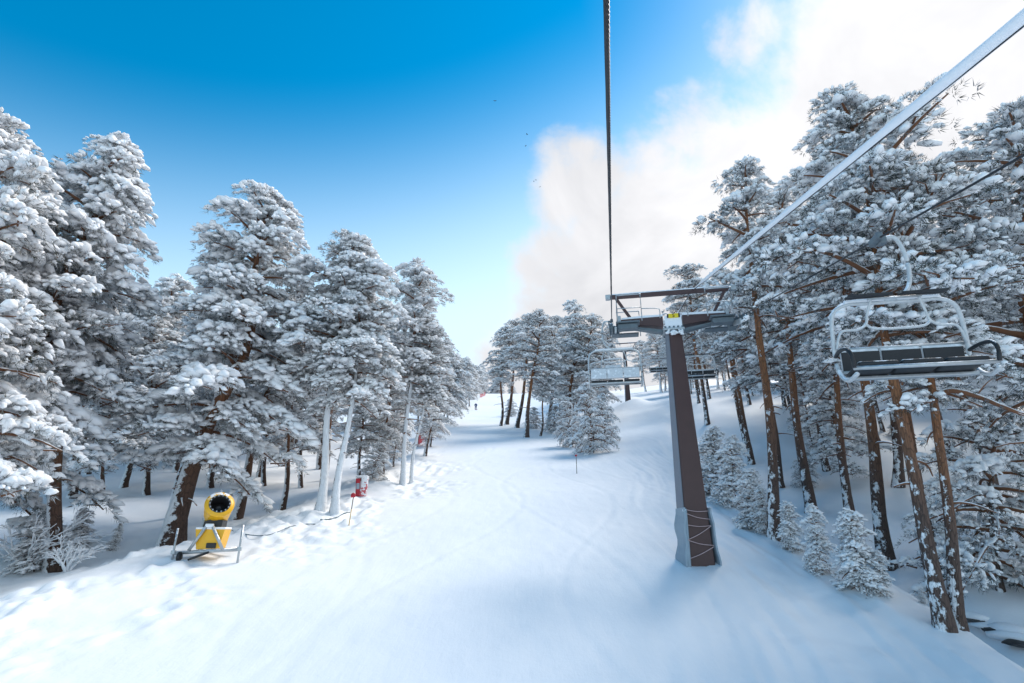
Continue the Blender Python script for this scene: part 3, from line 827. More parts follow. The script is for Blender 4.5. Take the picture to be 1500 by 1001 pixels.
def haul_rope(side, label):
    # six strands laid round each other near the camera, a plain rope far off
    mb = MB()
    ys = np.concatenate([np.arange(-6, 9, 0.03), ])
    P = np.array([(rope_x(y, side), y, rope_z(y, side)) for y in ys])
    T = np.gradient(P, axis=0); T /= np.linalg.norm(T, axis=1)[:, None]
    S = np.cross(T, [0, 0, 1.0]); S /= np.linalg.norm(S, axis=1)[:, None]; U = np.cross(S, T)
    for k in range(6):
        a = k * math.pi / 3 + np.arange(len(ys)) * 0.03 * 2 * math.pi / 0.19
        mb.tube(P + 0.0085 * (np.cos(a)[:, None] * S + np.sin(a)[:, None] * U), 0.0062, 5)
    ys2 = np.concatenate([np.linspace(8.97, TY, 8), np.linspace(TY + 2, Y2, 26), np.linspace(Y2 + 4, 135, 6)])
    mb.tube([(rope_x(y, side), y, rope_z(y, side)) for y in ys2], 0.0145, 6)
    o = mb.build('haul_rope', 'steel_rope', smooth=True)
    tag(o, label, 'cable', 'chairlift cables')
haul_rope(0, 'dark twisted steel haul rope running up the middle of the sky')
haul_rope(1, 'thin dark haul rope carrying the chairs on the right')

def lift_tower(base, topz, full=True, label='', digit='5'):
    H = topz - base.z
    r = empty('lift_tower', base, (0, 0, -LIFT_AZ))
    w0, w1 = 0.355, 0.20          # half widths
    mb = MB()
    zc = H - 0.42
    zs = [-0.5, zc]
    def ringv(w, z): return [(-w, -w * 1.05, z), (w, -w * 1.05, z), (w, w * 1.05, z), (-w, w * 1.05, z)]
    ch = 0.03
    def oct_(w, z):
        d_ = w * 1.05
        return [(-w + ch, -d_, z), (w - ch, -d_, z), (w, -d_ + ch, z), (w, d_ - ch, z), (w - ch, d_, z), (-w + ch, d_, z), (-w, d_ - ch, z), (-w, -d_ + ch, z)]
    v = oct_(w0 * 1.03, -0.5) + oct_(w1, zc)
    t = []
    for i in range(8):
        j = (i + 1) % 8; t += [(i, j, 8 + j), (i, 8 + j, 8 + i)]
    for i in range(1, 7): t += [(8, 8 + i, 9 + i)]
    mb.add(v, t)
    yawed = [mb.build('column', 'tower_brown', r)]
    sb = MB()   # lighter blue-grey sheet over the left face of the column
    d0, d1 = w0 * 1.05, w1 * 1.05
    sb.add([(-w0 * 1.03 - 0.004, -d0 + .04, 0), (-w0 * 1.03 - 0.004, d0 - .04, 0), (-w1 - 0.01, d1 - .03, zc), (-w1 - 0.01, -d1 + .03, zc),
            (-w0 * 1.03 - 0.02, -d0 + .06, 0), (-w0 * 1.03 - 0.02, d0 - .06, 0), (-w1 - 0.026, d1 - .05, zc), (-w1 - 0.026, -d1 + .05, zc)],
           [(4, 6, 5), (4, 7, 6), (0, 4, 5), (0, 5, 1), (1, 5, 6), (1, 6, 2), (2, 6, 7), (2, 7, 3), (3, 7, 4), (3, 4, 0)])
    yawed.append(sb.build('side_strip', 'tower_side', r))
    # flange with bolts
    fl = MB(); fl.box((0, 0, zc + 0.035), (0.64, 0.66, 0.07), bevel=0.012); fl.build('flange', 'galvanised', r)
    if full:
        bo = MB()
        for i in range(5):
            for sx_ in (-1, 1):
                bo.lathe([(0, -0.05), (0.03, -0.05), (0.03, 0.13), (0, 0.13)], 6, Matrix.Translation((-0.26 + 0.13 * i, sx_ * 0.29, zc)))
        b_ = bo.build('bolts', 'galvanised_dark', r); b_['kind'] = 'stuff'
    # crossarm: two tapering halves
    zb = H - 0.30
    for sgn in (-1, 1):
        m = MB()
        m.prism([(sgn * 0.30, zb + 0.08), (sgn * 1.62, zb + 0.24), (sgn * 1.62, zb + 0.38), (sgn * 0.30, zb + 0.40)], -0.19, 0.19)
        m.build('crossarm', 'tower_brown', r)
        m = MB()
        m.prism([(sgn * 0.30, zb + 0.404), (sgn * 1.60, zb + 0.384), (sgn * 1.58, zb + 0.44), (sgn * 0.9, zb + 0.475), (sgn * 0.30, zb + 0.47)], -0.18, 0.18)
        m.build('snow_cap', 'rime_snow', r)
        m = MB()
        m.prism([(sgn * 0.30, zb - 0.10), (sgn * 0.36, zb - 0.12), (sgn * 1.30, zb + 0.10), (sgn * 1.30, zb + 0.15), (sgn * 0.30, zb - 0.03)], -0.12, 0.12)
        m.build('gusset', 'galvanised_dark', r)
        m = MB(); m.box((sgn * 1.66, 0, zb + 0.30), (0.10, 0.5, 0.40), bevel=0.015); m.build('end_plate', 'galvanised', r)
        # sheave battery running along the rope
        sh = MB()
        X = sgn * 1.94
        slope = 0.31
        rotm = Euler((math.atan(slope), 0, 0))
        sh.box((X - sgn * 0.13, 0, H - 0.24), (0.07, 2.3, 0.16), rotm, 0.015)
        bat = sh.build('sheave_beam', 'galvanised', r)
        for k in range(6):
            yy = -1.05 + 0.42 * k
            M = Matrix.Translation((X, yy, H - 0.17 + yy * slope)) @ Euler((0, math.pi / 2, 0)).to_matrix().to_4x4()
            w_ = MB(); w_.lathe([(0.03, -0.06), (0.16, -0.06), (0.175, -0.045), (0.14, -0.015), (0.14, 0.015), (0.175, 0.045), (0.16, 0.06), (0.03, 0.06)], 18, M)
            w_.build('sheave', 'galvanised_dark', bat)
        m = MB(); m.box((sgn * 1.80, 0, H - 0.26), (0.24, 0.36, 0.3), bevel=0.02); m.build('pivot_box', 'galvanised_dark', r)
        # walkway with railing
        wk = MB()
        x0, x1 = sgn * 1.05, sgn * 1.78
        for yy in (-0.55, 0.55):
            MB().box(((x0 + x1) / 2, yy, zb + 0.10), (abs(x1 - x0), 0.34, 0.05), bevel=0.008).build('walkway', 'galvanised_dark', r)
        wk.box((sgn * 1.42, -0.50, zb - 0.02), (0.62, 0.30, 0.17), bevel=0.02)
        wk.build('counterweight', 'galvanised_dark', r)
        rl = MB()
        xa, xb = sgn * 1.72, sgn * 0.98
        for yy in (-0.72, 0.72):
            rl.smooth_tube([(xa, yy, zb + 0.1), (xa, yy, zb + 0.95), (xa - sgn * 0.06, yy, zb + 1.0), (xb + sgn * 0.06, yy, zb + 1.0), (xb, yy, zb + 0.95), (xb, yy, zb + 0.1)], 0.017, 6, 3)
            rl.tube([(xa, yy, zb + 0.55), (xb, yy, zb + 0.55)], 0.014, 6)
            rl.smooth_tube([(xb, yy, zb + 0.5), (sgn * 0.5, yy * 0.9, zb + 0.5), (sgn * 0.42, yy * 0.9, zb + 0.42), (sgn * 0.42, yy * 0.8, zb + 0.2)], 0.015, 6, 3)
        rl.tube([(xa, -0.72, zb + 0.98), (xa, 0.72, zb + 0.98)], 0.016, 6)
        rl.tube([(xa, -0.72, zb + 0.55), (xa, 0.72, zb + 0.55)], 0.014, 6)
        rl.build('railing', 'galvanised', r, True)
        # strut of the lifting frame
        st = MB(); st.box((sgn * 1.48, 0, zb + 0.80), (0.09, 0.09, 1.02), Euler((0, sgn * 0.52, 0)), 0.01)
        st.build('frame_strut', 'tower_brown', r)
    lb = MB(); lb.box((0, 0, zb + 1.27), (4.05, 0.13, 0.13), bevel=0.012); lb.build('lifting_beam', 'tower_brown', r)
    for sgn in (-1, 1):
        eb = MB(); eb.box((sgn * 1.98, 0, zb + 1.27), (0.16, 0.16, 0.16), bevel=0.01); eb.build('beam_clamp', 'galvanised', r)
    ls = MB(); ls.smooth_tube([(-1.85, 0, zb + 1.335), (-1, 0, zb + 1.345), (0, 0, zb + 1.338), (1, 0, zb + 1.348), (1.85, 0, zb + 1.335)], [0.05] * 25, 8, 6)
    ls.build('beam_snow', 'rime_snow', r, True)
    if full:
        m = MB(); m.box((0, -0.235, zb + 0.16), (0.52, 0.06, 0.44), bevel=0.01); m.build('plate', 'rime_snow', r)
        m = MB(); m.box((0.02, -0.285, zb + 0.36), (0.30, 0.02, 0.145), bevel=0.006); np_ = m.build('number_plate', 'plate_yellow', r)
        cu = bpy.data.curves.new('digit', 'FONT'); cu.body = digit; cu.size = 0.17; cu.align_x = 'CENTER'; cu.align_y = 'CENTER'; cu.extrude = 0.003
        tmp = bpy.data.objects.new('tmp', cu); COL.objects.link(tmp)
        dg = bpy.context.evaluated_depsgraph_get(); me = bpy.data.meshes.new_from_object(tmp.evaluated_get(dg)); bpy.data.objects.remove(tmp)
        me.materials.clear()
        o = link('number', me, 'ink_black', np_); o.location = (0.02, -0.299, zb + 0.36); o.rotation_euler = (math.pi / 2, 0, 0)
        for sx_ in (-0.155, 0.195):
            m = MB(); m.box((sx_, -0.287, zb + 0.36), (0.045, 0.024, 0.13), bevel=0.004); m.build('plate_edge', 'ink_black', r)
        # icicles of rime under the flange
        ic = MB()
        rg = np.random.default_rng(4)
        P, T = lumps(rg, np.stack([rg.uniform(-0.25, 0.25, 16), np.full(16, -0.31), zc - rg.uniform(0.0, 0.16, 16)], -1), np.tile([[1.0, 0, 0]], (16, 1)), np.full((16, 3), 0.05) * rg.uniform(0.6, 1.3, (16, 1)))
        ic.add(P, T); k_ = ic.build('rime_clumps', 'rime_snow', r, True); k_['kind'] = 'stuff'
        # padding mats laced to the column
        wz = lambda z: w0 * 1.03 + (w1 - w0 * 1.03) * (z / zc)
        for nm, xs, wdt in (('left', -1, 0.30), ('right', 1, 0.10)):
            pts = []
            N = 12
            vv = []; tt = []
            for i in range(N):
                z = -0.12 + 1.56 * i / (N - 1)
                fl_ = 0.06 * (1 - i / (N - 1)) ** 2 + 0.015 * math.sin(i * 1.1)
                xo = xs * (wz(max(z, 0)) + 0.02 + fl_ * (0.8 if xs < 0 else 1.0))
                yf = -0.43 - 0.02 * math.sin(i * 1.7)
                for a, b in ((xo, yf - 0.02), (xo + xs * 0.05, yf - 0.01), (xo + xs * (0.05 + 0.03 * math.sin(i)), 0.33), (xo, 0.35)):
                    vv.append((a, b, z))
                # fold of the mat towards the front-left
            for i in range(N - 1):
                for j in range(4):
                    a, b = i * 4 + j, i * 4 + (j + 1) % 4
                    tt += [(a, b, b + 4), (a, b + 4, a + 4)]
            e = (N - 1) * 4; tt += [(e, e + 1, e + 2), (e, e + 2, e + 3)]
            yawed.append(MB().add(vv, tt).build('padding_mat', 'mat_grey', r, False))
        # front flap on the left, standing proud of the column
        vv = []; tt = []
        N = 10
        for i in range(N):
            z = -0.10 + 1.5 * i / (N - 1); w_ = wz(max(z, 0)); f_ = (1 - i / (N - 1))
            for a, b in ((-w_ - 0.07 - 0.06 * f_ ** 2, -0.34 - 0.05 * math.sin(i)), (-w_ - 0.0, -0.47 - 0.02 * math.sin(i * 1.3)), (-w_ + 0.03, -0.44), (-w_ - 0.04 - .06 * f_ ** 2, -0.28)):
                vv.append((a, b, z))
        for i in range(N - 1):
            for j in range(4):
                a, b = i * 4 + j, i * 4 + (j + 1) % 4
                tt += [(a, b, b + 4), (a, b + 4, a + 4)]
        e = (N - 1) * 4; tt += [(e, e + 1, e + 2), (e, e + 2, e + 3)]
        yawed.append(MB().add(vv, tt).build('padding_flap', 'mat_grey', r, True))
        zz = [(1.38, 1.36), (1.30, 1.18), (1.02, 1.0), (1.0, 0.62), (0.60, 0.46), (0.44, 0.10)]
        zz = [(1.38, 1.35), (1.28, 1.13), (0.98, 0.96), (0.60, 0.95), (0.58, 0.45), (0.12, 0.42)]
        for za, zb_ in zz:
            f = lambda z: -(w0 * 1.05 + (w1 - w0) * 1.05 * (z / zc)) - 0.05
            m = MB(); m.smooth_tube([(-wz(za), f(za) - 0.05, za), (0.0, f((za + zb_) / 2) + 0.01, (za + zb_) / 2 - 0.03), (wz(zb_), f(zb_), zb_)], 0.011, 6, 5)
            yawed.append(m.build('lacing_cord', 'cord_pale', r, True))
    for o in yawed: o.rotation_euler.z = LIFT_AZ + 0.04
    tag(r, label, 'lift tower', 'chairlift towers')
    return r
lift_tower(TC, TOPZ, True, 'brown chairlift tower with grey padded foot and yellow number plate')
lift_tower(C2, TOP2, False, 'distant brown chairlift tower seen beneath the uphill chair')

# snow-coated communication cable from the near tower frame
mb = MB()
P0 = Vector((TC.x + 0.75, TY - 0.15, TOPZ + 1.03)); P1 = Vector((P0.x - 0.192 * 13.8, 2.5, 3.06)); P1 = P0 + (P1 - P0) * 1.6
rg = np.random.default_rng(8)
N = 140
pth = [P0.lerp(P1, i / (N - 1)) for i in range(N)]
rr = 0.050 + 0.008 * rg.uniform(-1, 1, N); rr = np.convolve(np.pad(rr, 3, 'edge'), np.ones(7) / 7, 'valid')
fade = np.clip(np.arange(N) / 14, 0.35, 1)
rr = rr * fade
mb.tube([(p.x, p.y, p.z + 0.012) for p in pth], rr, 10)
core = MB(); core.tube([(p.x, p.y, p.z - 0.030 * f) for p, f in zip(pth, fade)], 0.013, 6)
core.smooth_tube([tuple(P0), (P0.x - 0.35, TY + 0.1, P0.z - 0.5), (P0.x - 0.62, TY + 0.15, P0.z - 1.0)], 0.012, 6)
co = core.build('signal_cable', 'steel_rope', None, True)
tag(co, 'thick snow-coated signal cable slanting from upper right to the tower frame', 'cable')
mb.build('snow_sleeve', 'rime_snow', co, True)
mb = MB()
for k in range(8):
    u0 = (TY + k * 8); pass
mb.tube([(P0.x + 0.192 * (y - TY), y, P0.z + (TOP2 - TOPZ) * (y - TY) / (Y2 - TY) - 1.6 * 4 * ((y - TY) / (Y2 - TY)) * (1 - (y - TY) / (Y2 - TY))) for y in np.linspace(TY, Y2, 24)], 0.018, 6)
# (uphill run of the same cable)
o = mb.build('uphill_run', 'rime_snow', co, True)

def make_chair(name):
    """origin at the rope grip; passengers face +y; outboard is -x"""
    r = empty(name)
    W2 = 0.82
    # grip
    m = MB(); m.box((0, 0, 0.0), (0.09, 0.30, 0.11), bevel=0.02); m.box((-0.07, 0, -0.03), (0.10, 0.14, 0.12), bevel=0.02); m.build('grip', 'galvanised_dark', r)
    m = MB(); m.smooth_tube([(-0.05, 0, 0.0), (-0.22, 0, 0.02), (-0.30, 0, -0.12), (-0.33, 0, -0.42), (-0.27, 0, -0.75), (-0.10, 0, -0.93), (0.10, 0, -0.96)], [0.029] * 37, 10, 6)
    m.build('hanger_arm', 'tube_frosted', r, True)
    zt, zb = -0.98, -1.82
    # rounded outer frame, curving forward below the seat
    path = []
    path += [(-W2 + 0.02, 0.42, -2.10), (-W2, 0.20, -2.13), (-W2, 0.0, -2.02), (-W2, -0.10, zb), (-W2, -0.06, -1.5), (-W2 + 0.02, -0.02, -1.2), (-W2 + 0.08, 0, -1.06), (-W2 + 0.24, 0, zt), (-W2 + 0.45, 0, zt)]
    path += [(W2 - 0.45, 0, zt), (W2 - 0.24, 0, zt), (W2 - 0.08, 0, -1.06), (W2 - 0.02, -0.02, -1.2), (W2, -0.06, -1.5), (W2, -0.10, zb), (W2, 0.0, -2.02), (W2, 0.20, -2.13), (W2 - 0.02, 0.42, -2.10)]
    m = MB(); m.smooth_tube(path, 0.029, 10, 5); m.build('frame', 'tube_frosted', r, True)
    # snow lying along the top tube
    m = MB(); m.smooth_tube([(-0.6, 0, zt + 0.03), (-0.3, 0, zt + 0.042), (0, 0, zt + 0.036), (0.3, 0, zt + 0.045), (0.6, 0, zt + 0.03)], [0.03] * 25, 8, 6); m.build('frame_snow', 'rime_snow', r, True)
    # seat, backrest in panels
    for i in range(3):
        x = -0.51 + 0.51 * i
        m = MB(); m.box((x, 0.17, -1.985), (0.48, 0.46, 0.075), Euler((0.12, 0, 0)), 0.03); m.build('seat_pad', 'seat_black', r, True)
        m = MB(); m.box((x, -0.115, -1.785), (0.49, 0.05, 0.33), Euler((-0.14, 0, 0)), 0.018); m.build('backrest_panel', 'backrest_snowed', r)
        m = MB(); m.box((x, -0.083, -1.80), (0.48, 0.025, 0.28), Euler((-0.14, 0, 0)), 0.006); m.build('backrest_pad', 'seat_black', r)
    m = MB(); m.tube([(-W2, -0.10, -1.61), (W2, -0.10, -1.61)], 0.022, 8); m.tube([(-W2, -0.10, -1.94), (W2, -0.10, -1.94)], 0.022, 8)
    m.tube([(-W2, 0.40, -2.02), (W2, 0.40, -2.02)], 0.028, 8); m.build('seat_rail', 'galvanised', r, True)
    m = MB(); m.box((0, 0.02, -2.065), (1.58, 0.10, 0.045), bevel=0.012); m.build('under_rail', 'galvanised', r)
    # armrest loops
    for s_ in (-1, 1):
        m = MB(); m.smooth_tube([(s_ * W2, -0.10, -1.72), (s_ * (W2 + 0.02), 0.10, -1.70), (s_ * (W2 + 0.02), 0.34, -1.74), (s_ * (W2 + 0.01), 0.44, -1.86), (s_ * W2, 0.42, -2.02)], 0.026, 8, 5)
        m.build('armrest', 'seat_black', r, True)
    # raised safety bar with footrests
    m = MB()
    for s_ in (-1, 1):
        m.smooth_tube([(s_ * 0.30, 0.10, -0.97), (s_ * 0.36, 0.05, -1.15), (s_ * 0.40, 0.03, -1.30), (s_ * 0.52, 0.02, -1.37), (s_ * 0.72, 0.0, -1.39), (s_ * (W2 - 0.02), -0.04, -1.62)], 0.018, 8, 5)
    m.smooth_tube([(-0.40, 0.03, -1.30), (-0.30, 0.03, -1.37), (0, 0.03, -1.385), (0.30, 0.03, -1.37), (0.40, 0.03, -1.30)], 0.018, 8, 5)
    m.build('safety_bar', 'tube_frosted', r, True)
    for s_ in (-1, 1):
        for q in (0, 1):
            m = MB(); m.box((s_ * 0.34 - 0.0, 0.10 + 0.10 * q, -0.925 - 0.01 * q), (0.56, 0.06, 0.028), bevel=0.008); m.build('footrest_slat', 'seat_black', r)
    m = MB(); m.tube([(-0.34, 0.10, -0.955), (0.34, 0.10, -0.955)], 0.016, 6); m.build('footrest_bar', 'galvanised', r, True)
    return r
CH0 = make_chair('lift_chair')
_first = [True]
def chair(y, side, label, swing=0.0):
    if _first[0]: r = CH0; _first[0] = False
    else:
        r = CH0.copy(); COL.objects.link(r)
        for c in CH0.children:
            k = c.copy(); COL.objects.link(k); k.parent = r
    r.location = (rope_x(y, side), y, rope_z(y, side))
    r.rotation_euler = (swing, 0, -LIFT_AZ + (math.pi if side else 0))
    tag(r, label, 'chairlift chair', 'chairs of the chairlift')
    return r
chair(TY + 0.4, 0, 'empty lift chair seen from behind, hanging left of the brown tower')
chair(7.0, 1, 'nearest empty lift chair with black seat at the right')
chair(24.5, 1, 'snow-dusted lift chair hanging just right of the tower column')
chair(36.0, 0, 'small lift chair seen through the frame of the uphill chair')
chair(52.0, 0, 'tiny lift chair farther up the left rope')
chair(44.0, 1, 'small lift chair farther up the right rope')

# ------------------------------------------------------------------ snow gun
def snow_gun():
    b = hit(306, 820)
    r = empty('snow_gun', b, (0, 0, R_(8)))
    # sled frame
    m = MB()
    m.tube([(-0.95, -0.35, 0.20), (0.95, -0.35, 0.30)], 0.055, 8); m.tube([(-0.6, 0.6, 0.25), (0.6, 0.6, 0.32)], 0.05, 8)
    m.tube([(-0.5, -0.35, 0.22), (-0.3, 0.6, 0.27)], 0.045, 8); m.tube([(0.5, -0.35, 0.27), (0.3, 0.6, 0.3)], 0.045, 8)
    m.build('sled_frame', 'galvanised', r, True)
    for x, z in ((-0.98, 0.1), (1.0, 0.2)):
        m = MB(); m.tube([(x, -0.35, z - 0.5), (x, -0.35, z + 0.85)], 0.035, 8); m.box((x, -0.35, z + 0.12), (0.12, 0.12, 0.12), bevel=0.01); m.build('leg_post', 'galvanised', r, True)
    m = MB(); m.lathe([(0, -0.05), (0.13, -0.05), (0.16, -0.03), (0.16, 0.03), (0.13, 0.05), (0, 0.05)], 14, Matrix.Translation((-0.75, -0.42, 0.08)) @ Euler((0, math.pi / 2, 0)).to_matrix().to_4x4()); m.build('wheel', 'gun_black', r, True)
    m = MB(); m.smooth_tube([(-0.45, -0.5, 0.0), (-0.1, -0.45, 0.14), (0.1, -0.4, 0.22)], 0.04, 6, 4); m.build('coupling', 'gun_black', r, True)
    # yellow base cabinet, narrower at the foot
    m = MB(); m.prism([(-0.34, 0.30), (0.34, 0.34), (0.44, 0.92), (-0.46, 0.92)], -0.30, 0.32); cb_ = m.build('cabinet', 'gun_yellow', r)
    m = MB(); m.box((0.1, -0.31, 0.42), (0.30, 0.06, 0.16), bevel=0.02); m.build('vent', 'gun_black', cb_)
    m = MB(); m.box((0, 0, 0.95), (0.92, 0.66, 0.07), bevel=0.03); m.build('cabinet_snow', 'rime_snow', r)
    # A-frame struts
    for s_ in (-1, 1):
        m = MB(); m.tube([(s_ * 0.09 - 0.03, -0.36, 1.02), (s_ * 0.52, -0.40, 0.27)], 0.05, 8); m.build('strut', 'galvanised', r, True)
    m = MB(); m.box((-0.03, -0.36, 1.03), (0.26, 0.10, 0.12), bevel=0.03); m.build('hitch', 'rime_snow', r, True)
    # neck
    m = MB(); m.prism([(-0.30, 0.98), (0.28, 0.98), (0.30, 1.20), (-0.05, 1.24), (-0.28, 1.16)], -0.20, 0.25); m.build('neck', 'gun_black', r)
    # barrel points towards the camera, a little to the right and upwards
    M = Matrix.Translation((-0.04, 0.15, 1.47)) @ Vector((0.42, -1, 0.58)).to_track_quat('Z', 'Y').to_matrix().to_4x4()
    m = MB(); m.lathe([(0.20, -0.52), (0.33, -0.50), (0.375, -0.42), (0.385, -0.2), (0.41, 0.05), (0.425, 0.30), (0.43, 0.42), (0.45, 0.44), (0.45, 0.50), (0.33, 0.53)], 32, M)
    brl = m.build('barrel', 'gun_yellow', r, True)
    m = MB(); m.lathe([(0.0, 0.22), (0.08, 0.24), (0.11, 0.15), (0.27, 0.08), (0.27, -0.02), (0, -0.02)], 20, M)
    for k in range(9):
        a = k * 2 * math.pi / 9
        m.add(*[(lambda P, T: ([tuple(M @ Vector(p)) for p in P], T))([(0.09 * math.cos(a), 0.09 * math.sin(a), 0.05), (0.33 * math.cos(a + .1), 0.33 * math.sin(a + .1), 0.03), (0.33 * math.cos(a + .45), 0.33 * math.sin(a + .45), 0.12), (0.09 * math.cos(a + .5), 0.09 * math.sin(a + .5), 0.12)], [(0, 1, 2), (0, 2, 3)])][0])
    m.build('fan', 'gun_black', brl)
    m = MB(); m.lathe([(0.332, 0.528), (0.30, 0.545), (0.27, 0.50), (0.26, 0.0)], 32, M); m.build('nozzle_ring', 'gun_black', brl, True)
    for k in range(14):
        a = k * 2 * math.pi / 14
        m = MB(); c = M @ Vector((0.30 * math.cos(a), 0.30 * math.sin(a), 0.54)); m.lathe([(0, -0.03), (0.028, -0.03), (0.022, 0.03), (0, 0.03)], 7, Matrix.Translation(c) @ M.to_quaternion().to_matrix().to_4x4()); m.build('nozzle', 'galvanised', brl)
    m = MB(); m.lathe([(0.0, -0.64), (0.24, -0.64), (0.30, -0.60), (0.32, -0.50)], 20, M); m.build('intake_grille', 'gun_black', brl)
    m = MB(); m.smooth_tube([(-0.34, 0.0, 1.05), (-0.40, 0.1, 1.3), (-0.38, 0.4, 1.5)], 0.05, 8, 4); m.build('pivot_arm', 'galvanised', r, True)
    m = MB(); m.box((-0.45, 0.45, 1.15), (0.16, 0.3, 0.42), bevel=0.03); m.build('control_box', 'galvanised', r)
    m = MB(); m.tube([tuple(M @ Vector((0, 0.43, 0.4))), tuple(M @ Vector((0, 0.43, 0.4)) + Vector((0, 0, 0.14)))], 0.03, 8); m.build('lamp', 'galvanised', brl)
    m = MB(); c = M @ Vector((0.0, 0.32, 0.1)); P, T = lumps(np.random.default_rng(3), np.array([tuple(c + Vector((0, 0.1, 0.1)))]), np.array([[0, 1.0, -0.2]]), np.array([[0.4, 0.22, 0.06]])); m.add(P, T); m.build('barrel_snow', 'rime_snow', brl, True)
    r.scale = (0.86,) * 3
    tag(r, 'yellow fan snow gun on a galvanised sled at the piste edge', 'snow gun')
snow_gun()
# hose lying in the snow
def on_ground(pts, dz=0.03): return [(lambda h_: (h_.x, h_.y, h_.z + dz))(hit(*p)) for p in pts]
m = MB(); m.smooth_tube(on_ground([(340, 778), (360, 783), (385, 785), (405, 780), (425, 773), (445, 768), (462, 768)], 0.0), 0.022, 6, 5); o = m.build('water_hose', 'hose_dark', None, True); tag(o, 'half-buried water hose trailing from the snow gun', 'hose')
m = MB(); m.smooth_tube(on_ground([(470, 763), (480, 762), (492, 759), (503, 754), (512, 751)], 0.02), 0.035, 6, 5); o = m.build('water_hose', 'hose_dark', None, True); tag(o, 'dark blue hose end beside the red marker pole', 'hose')

# red padded mats by the trunk
b = hit(529, 727)
r = empty('safety_mat', b, (0, 0, R_(12))); r.scale = (0.85, 0.85, 0.85)
m = MB(); m.box((0.10, 0, 0.46), (0.36, 0.30, 1.05), Euler((0, 0.05, 0)), 0.08); m.build('front_panel', 'mat_red_snowed', r, True)
m = MB(); m.box((-0.20, 0.05, 0.42), (0.22, 0.36, 0.95), Euler((0, -0.06, 0)), 0.05); m.build('side_panel', 'mat_red', r, True)
m = MB(); m.box((-0.20, -0.14, 0.48), (0.17, 0.05, 0.30), Euler((0, -0.06, 0)), 0.01); m.build('grey_patch', 'mat_grey', r, True)
P, T = lumps(np.random.default_rng(5), np.array([[0.02, 0, 0.97]]), np.array([[1.0, 0, 0]]), np.array([[0.36, 0.22, 0.10]])); MB().add(P, T).build('snow_cap', 'rime_snow', r, True)
tag(r, 'red padded safety mat caked with snow beside the white trunks', 'safety mat')

def marker(b, t, label, rad, mats, flag):
    p = hit(*b); q = at(*t, p.y)
    r = empty('marker_pole', p)
    dd = q - p
    m = MB(); m.tube([(-dd.x * .1, -dd.y * .1, -dd.z * .1), tuple(dd * 0.55)], rad, 8); m.build('lower_pole', mats[0], r, True)
    m = MB(); m.tube([tuple(dd * 0.55), tuple(dd * 0.97)], rad * 1.02, 8); m.build('upper_pole', mats[1], r, True)
    if flag:
        m = MB(); P, T = lumps(np.random.default_rng(2), np.array([tuple(dd * 1.0)]), np.array([[1.0, 0, 0.2]]), np.array([[flag, flag * 0.6, flag * 1.1]])); m.add(P, T); m.build('red_top', 'mat_red', r, True)
    tag(r, label, 'marker pole', 'piste marker poles')
marker((511, 771), (518, 727), 'thin yellow and grey pole with red top beside the red mat', 0.02, ('pole_yellow', 'pole_grey'), 0.10)
marker((845, 694), (844, 668), 'thin pole with red tip in the middle of the piste', 0.02, ('pole_grey', 'pole_grey'), 0.07)

# red net fences far up
def net(a, b, hgt, label):
    p, q = hit(*a), hit(*b)
    n = 5
    r = empty('safety_net', p)
    d_ = q - p
    for i in range(n):
        u = i / (n - 1); x, y = p.x + d_.x * u, p.y + d_.y * u
        m = MB(); m.tube([(d_.x * u, d_.y * u, G(x, y) - p.z - 0.2), (d_.x * u, d_.y * u, G(x, y) - p.z + hgt)], 0.03, 6); m.build('post', 'pole_grey', r)
    m = MB()
    for k in range(6):
        m.tube([(d_.x * u, d_.y * u, G(p.x + d_.x * u, p.y + d_.y * u) - p.z + hgt * (0.1 + 0.17 * k)) for u in np.linspace(0, 1, 9)], 0.022, 4)
    for u in np.linspace(0, 1, 40):
        z0 = G(p.x + d_.x * u, p.y + d_.y * u) - p.z
        m.tube([(d_.x * u, d_.y * u, z0 + hgt * 0.1), (d_.x * u, d_.y * u, z0 + hgt * 0.95)], 0.018, 4)
    o = m.build('mesh', 'net_red', r); o['kind'] = 'stuff'
    tag(r, label, 'safety net', 'red safety nets')
net((612, 655), (632, 637), 1.2, 'faded red safety net beside the slim white trunks')
net((703, 583), (711, 580), 1.6, 'small red net at the top of the piste')

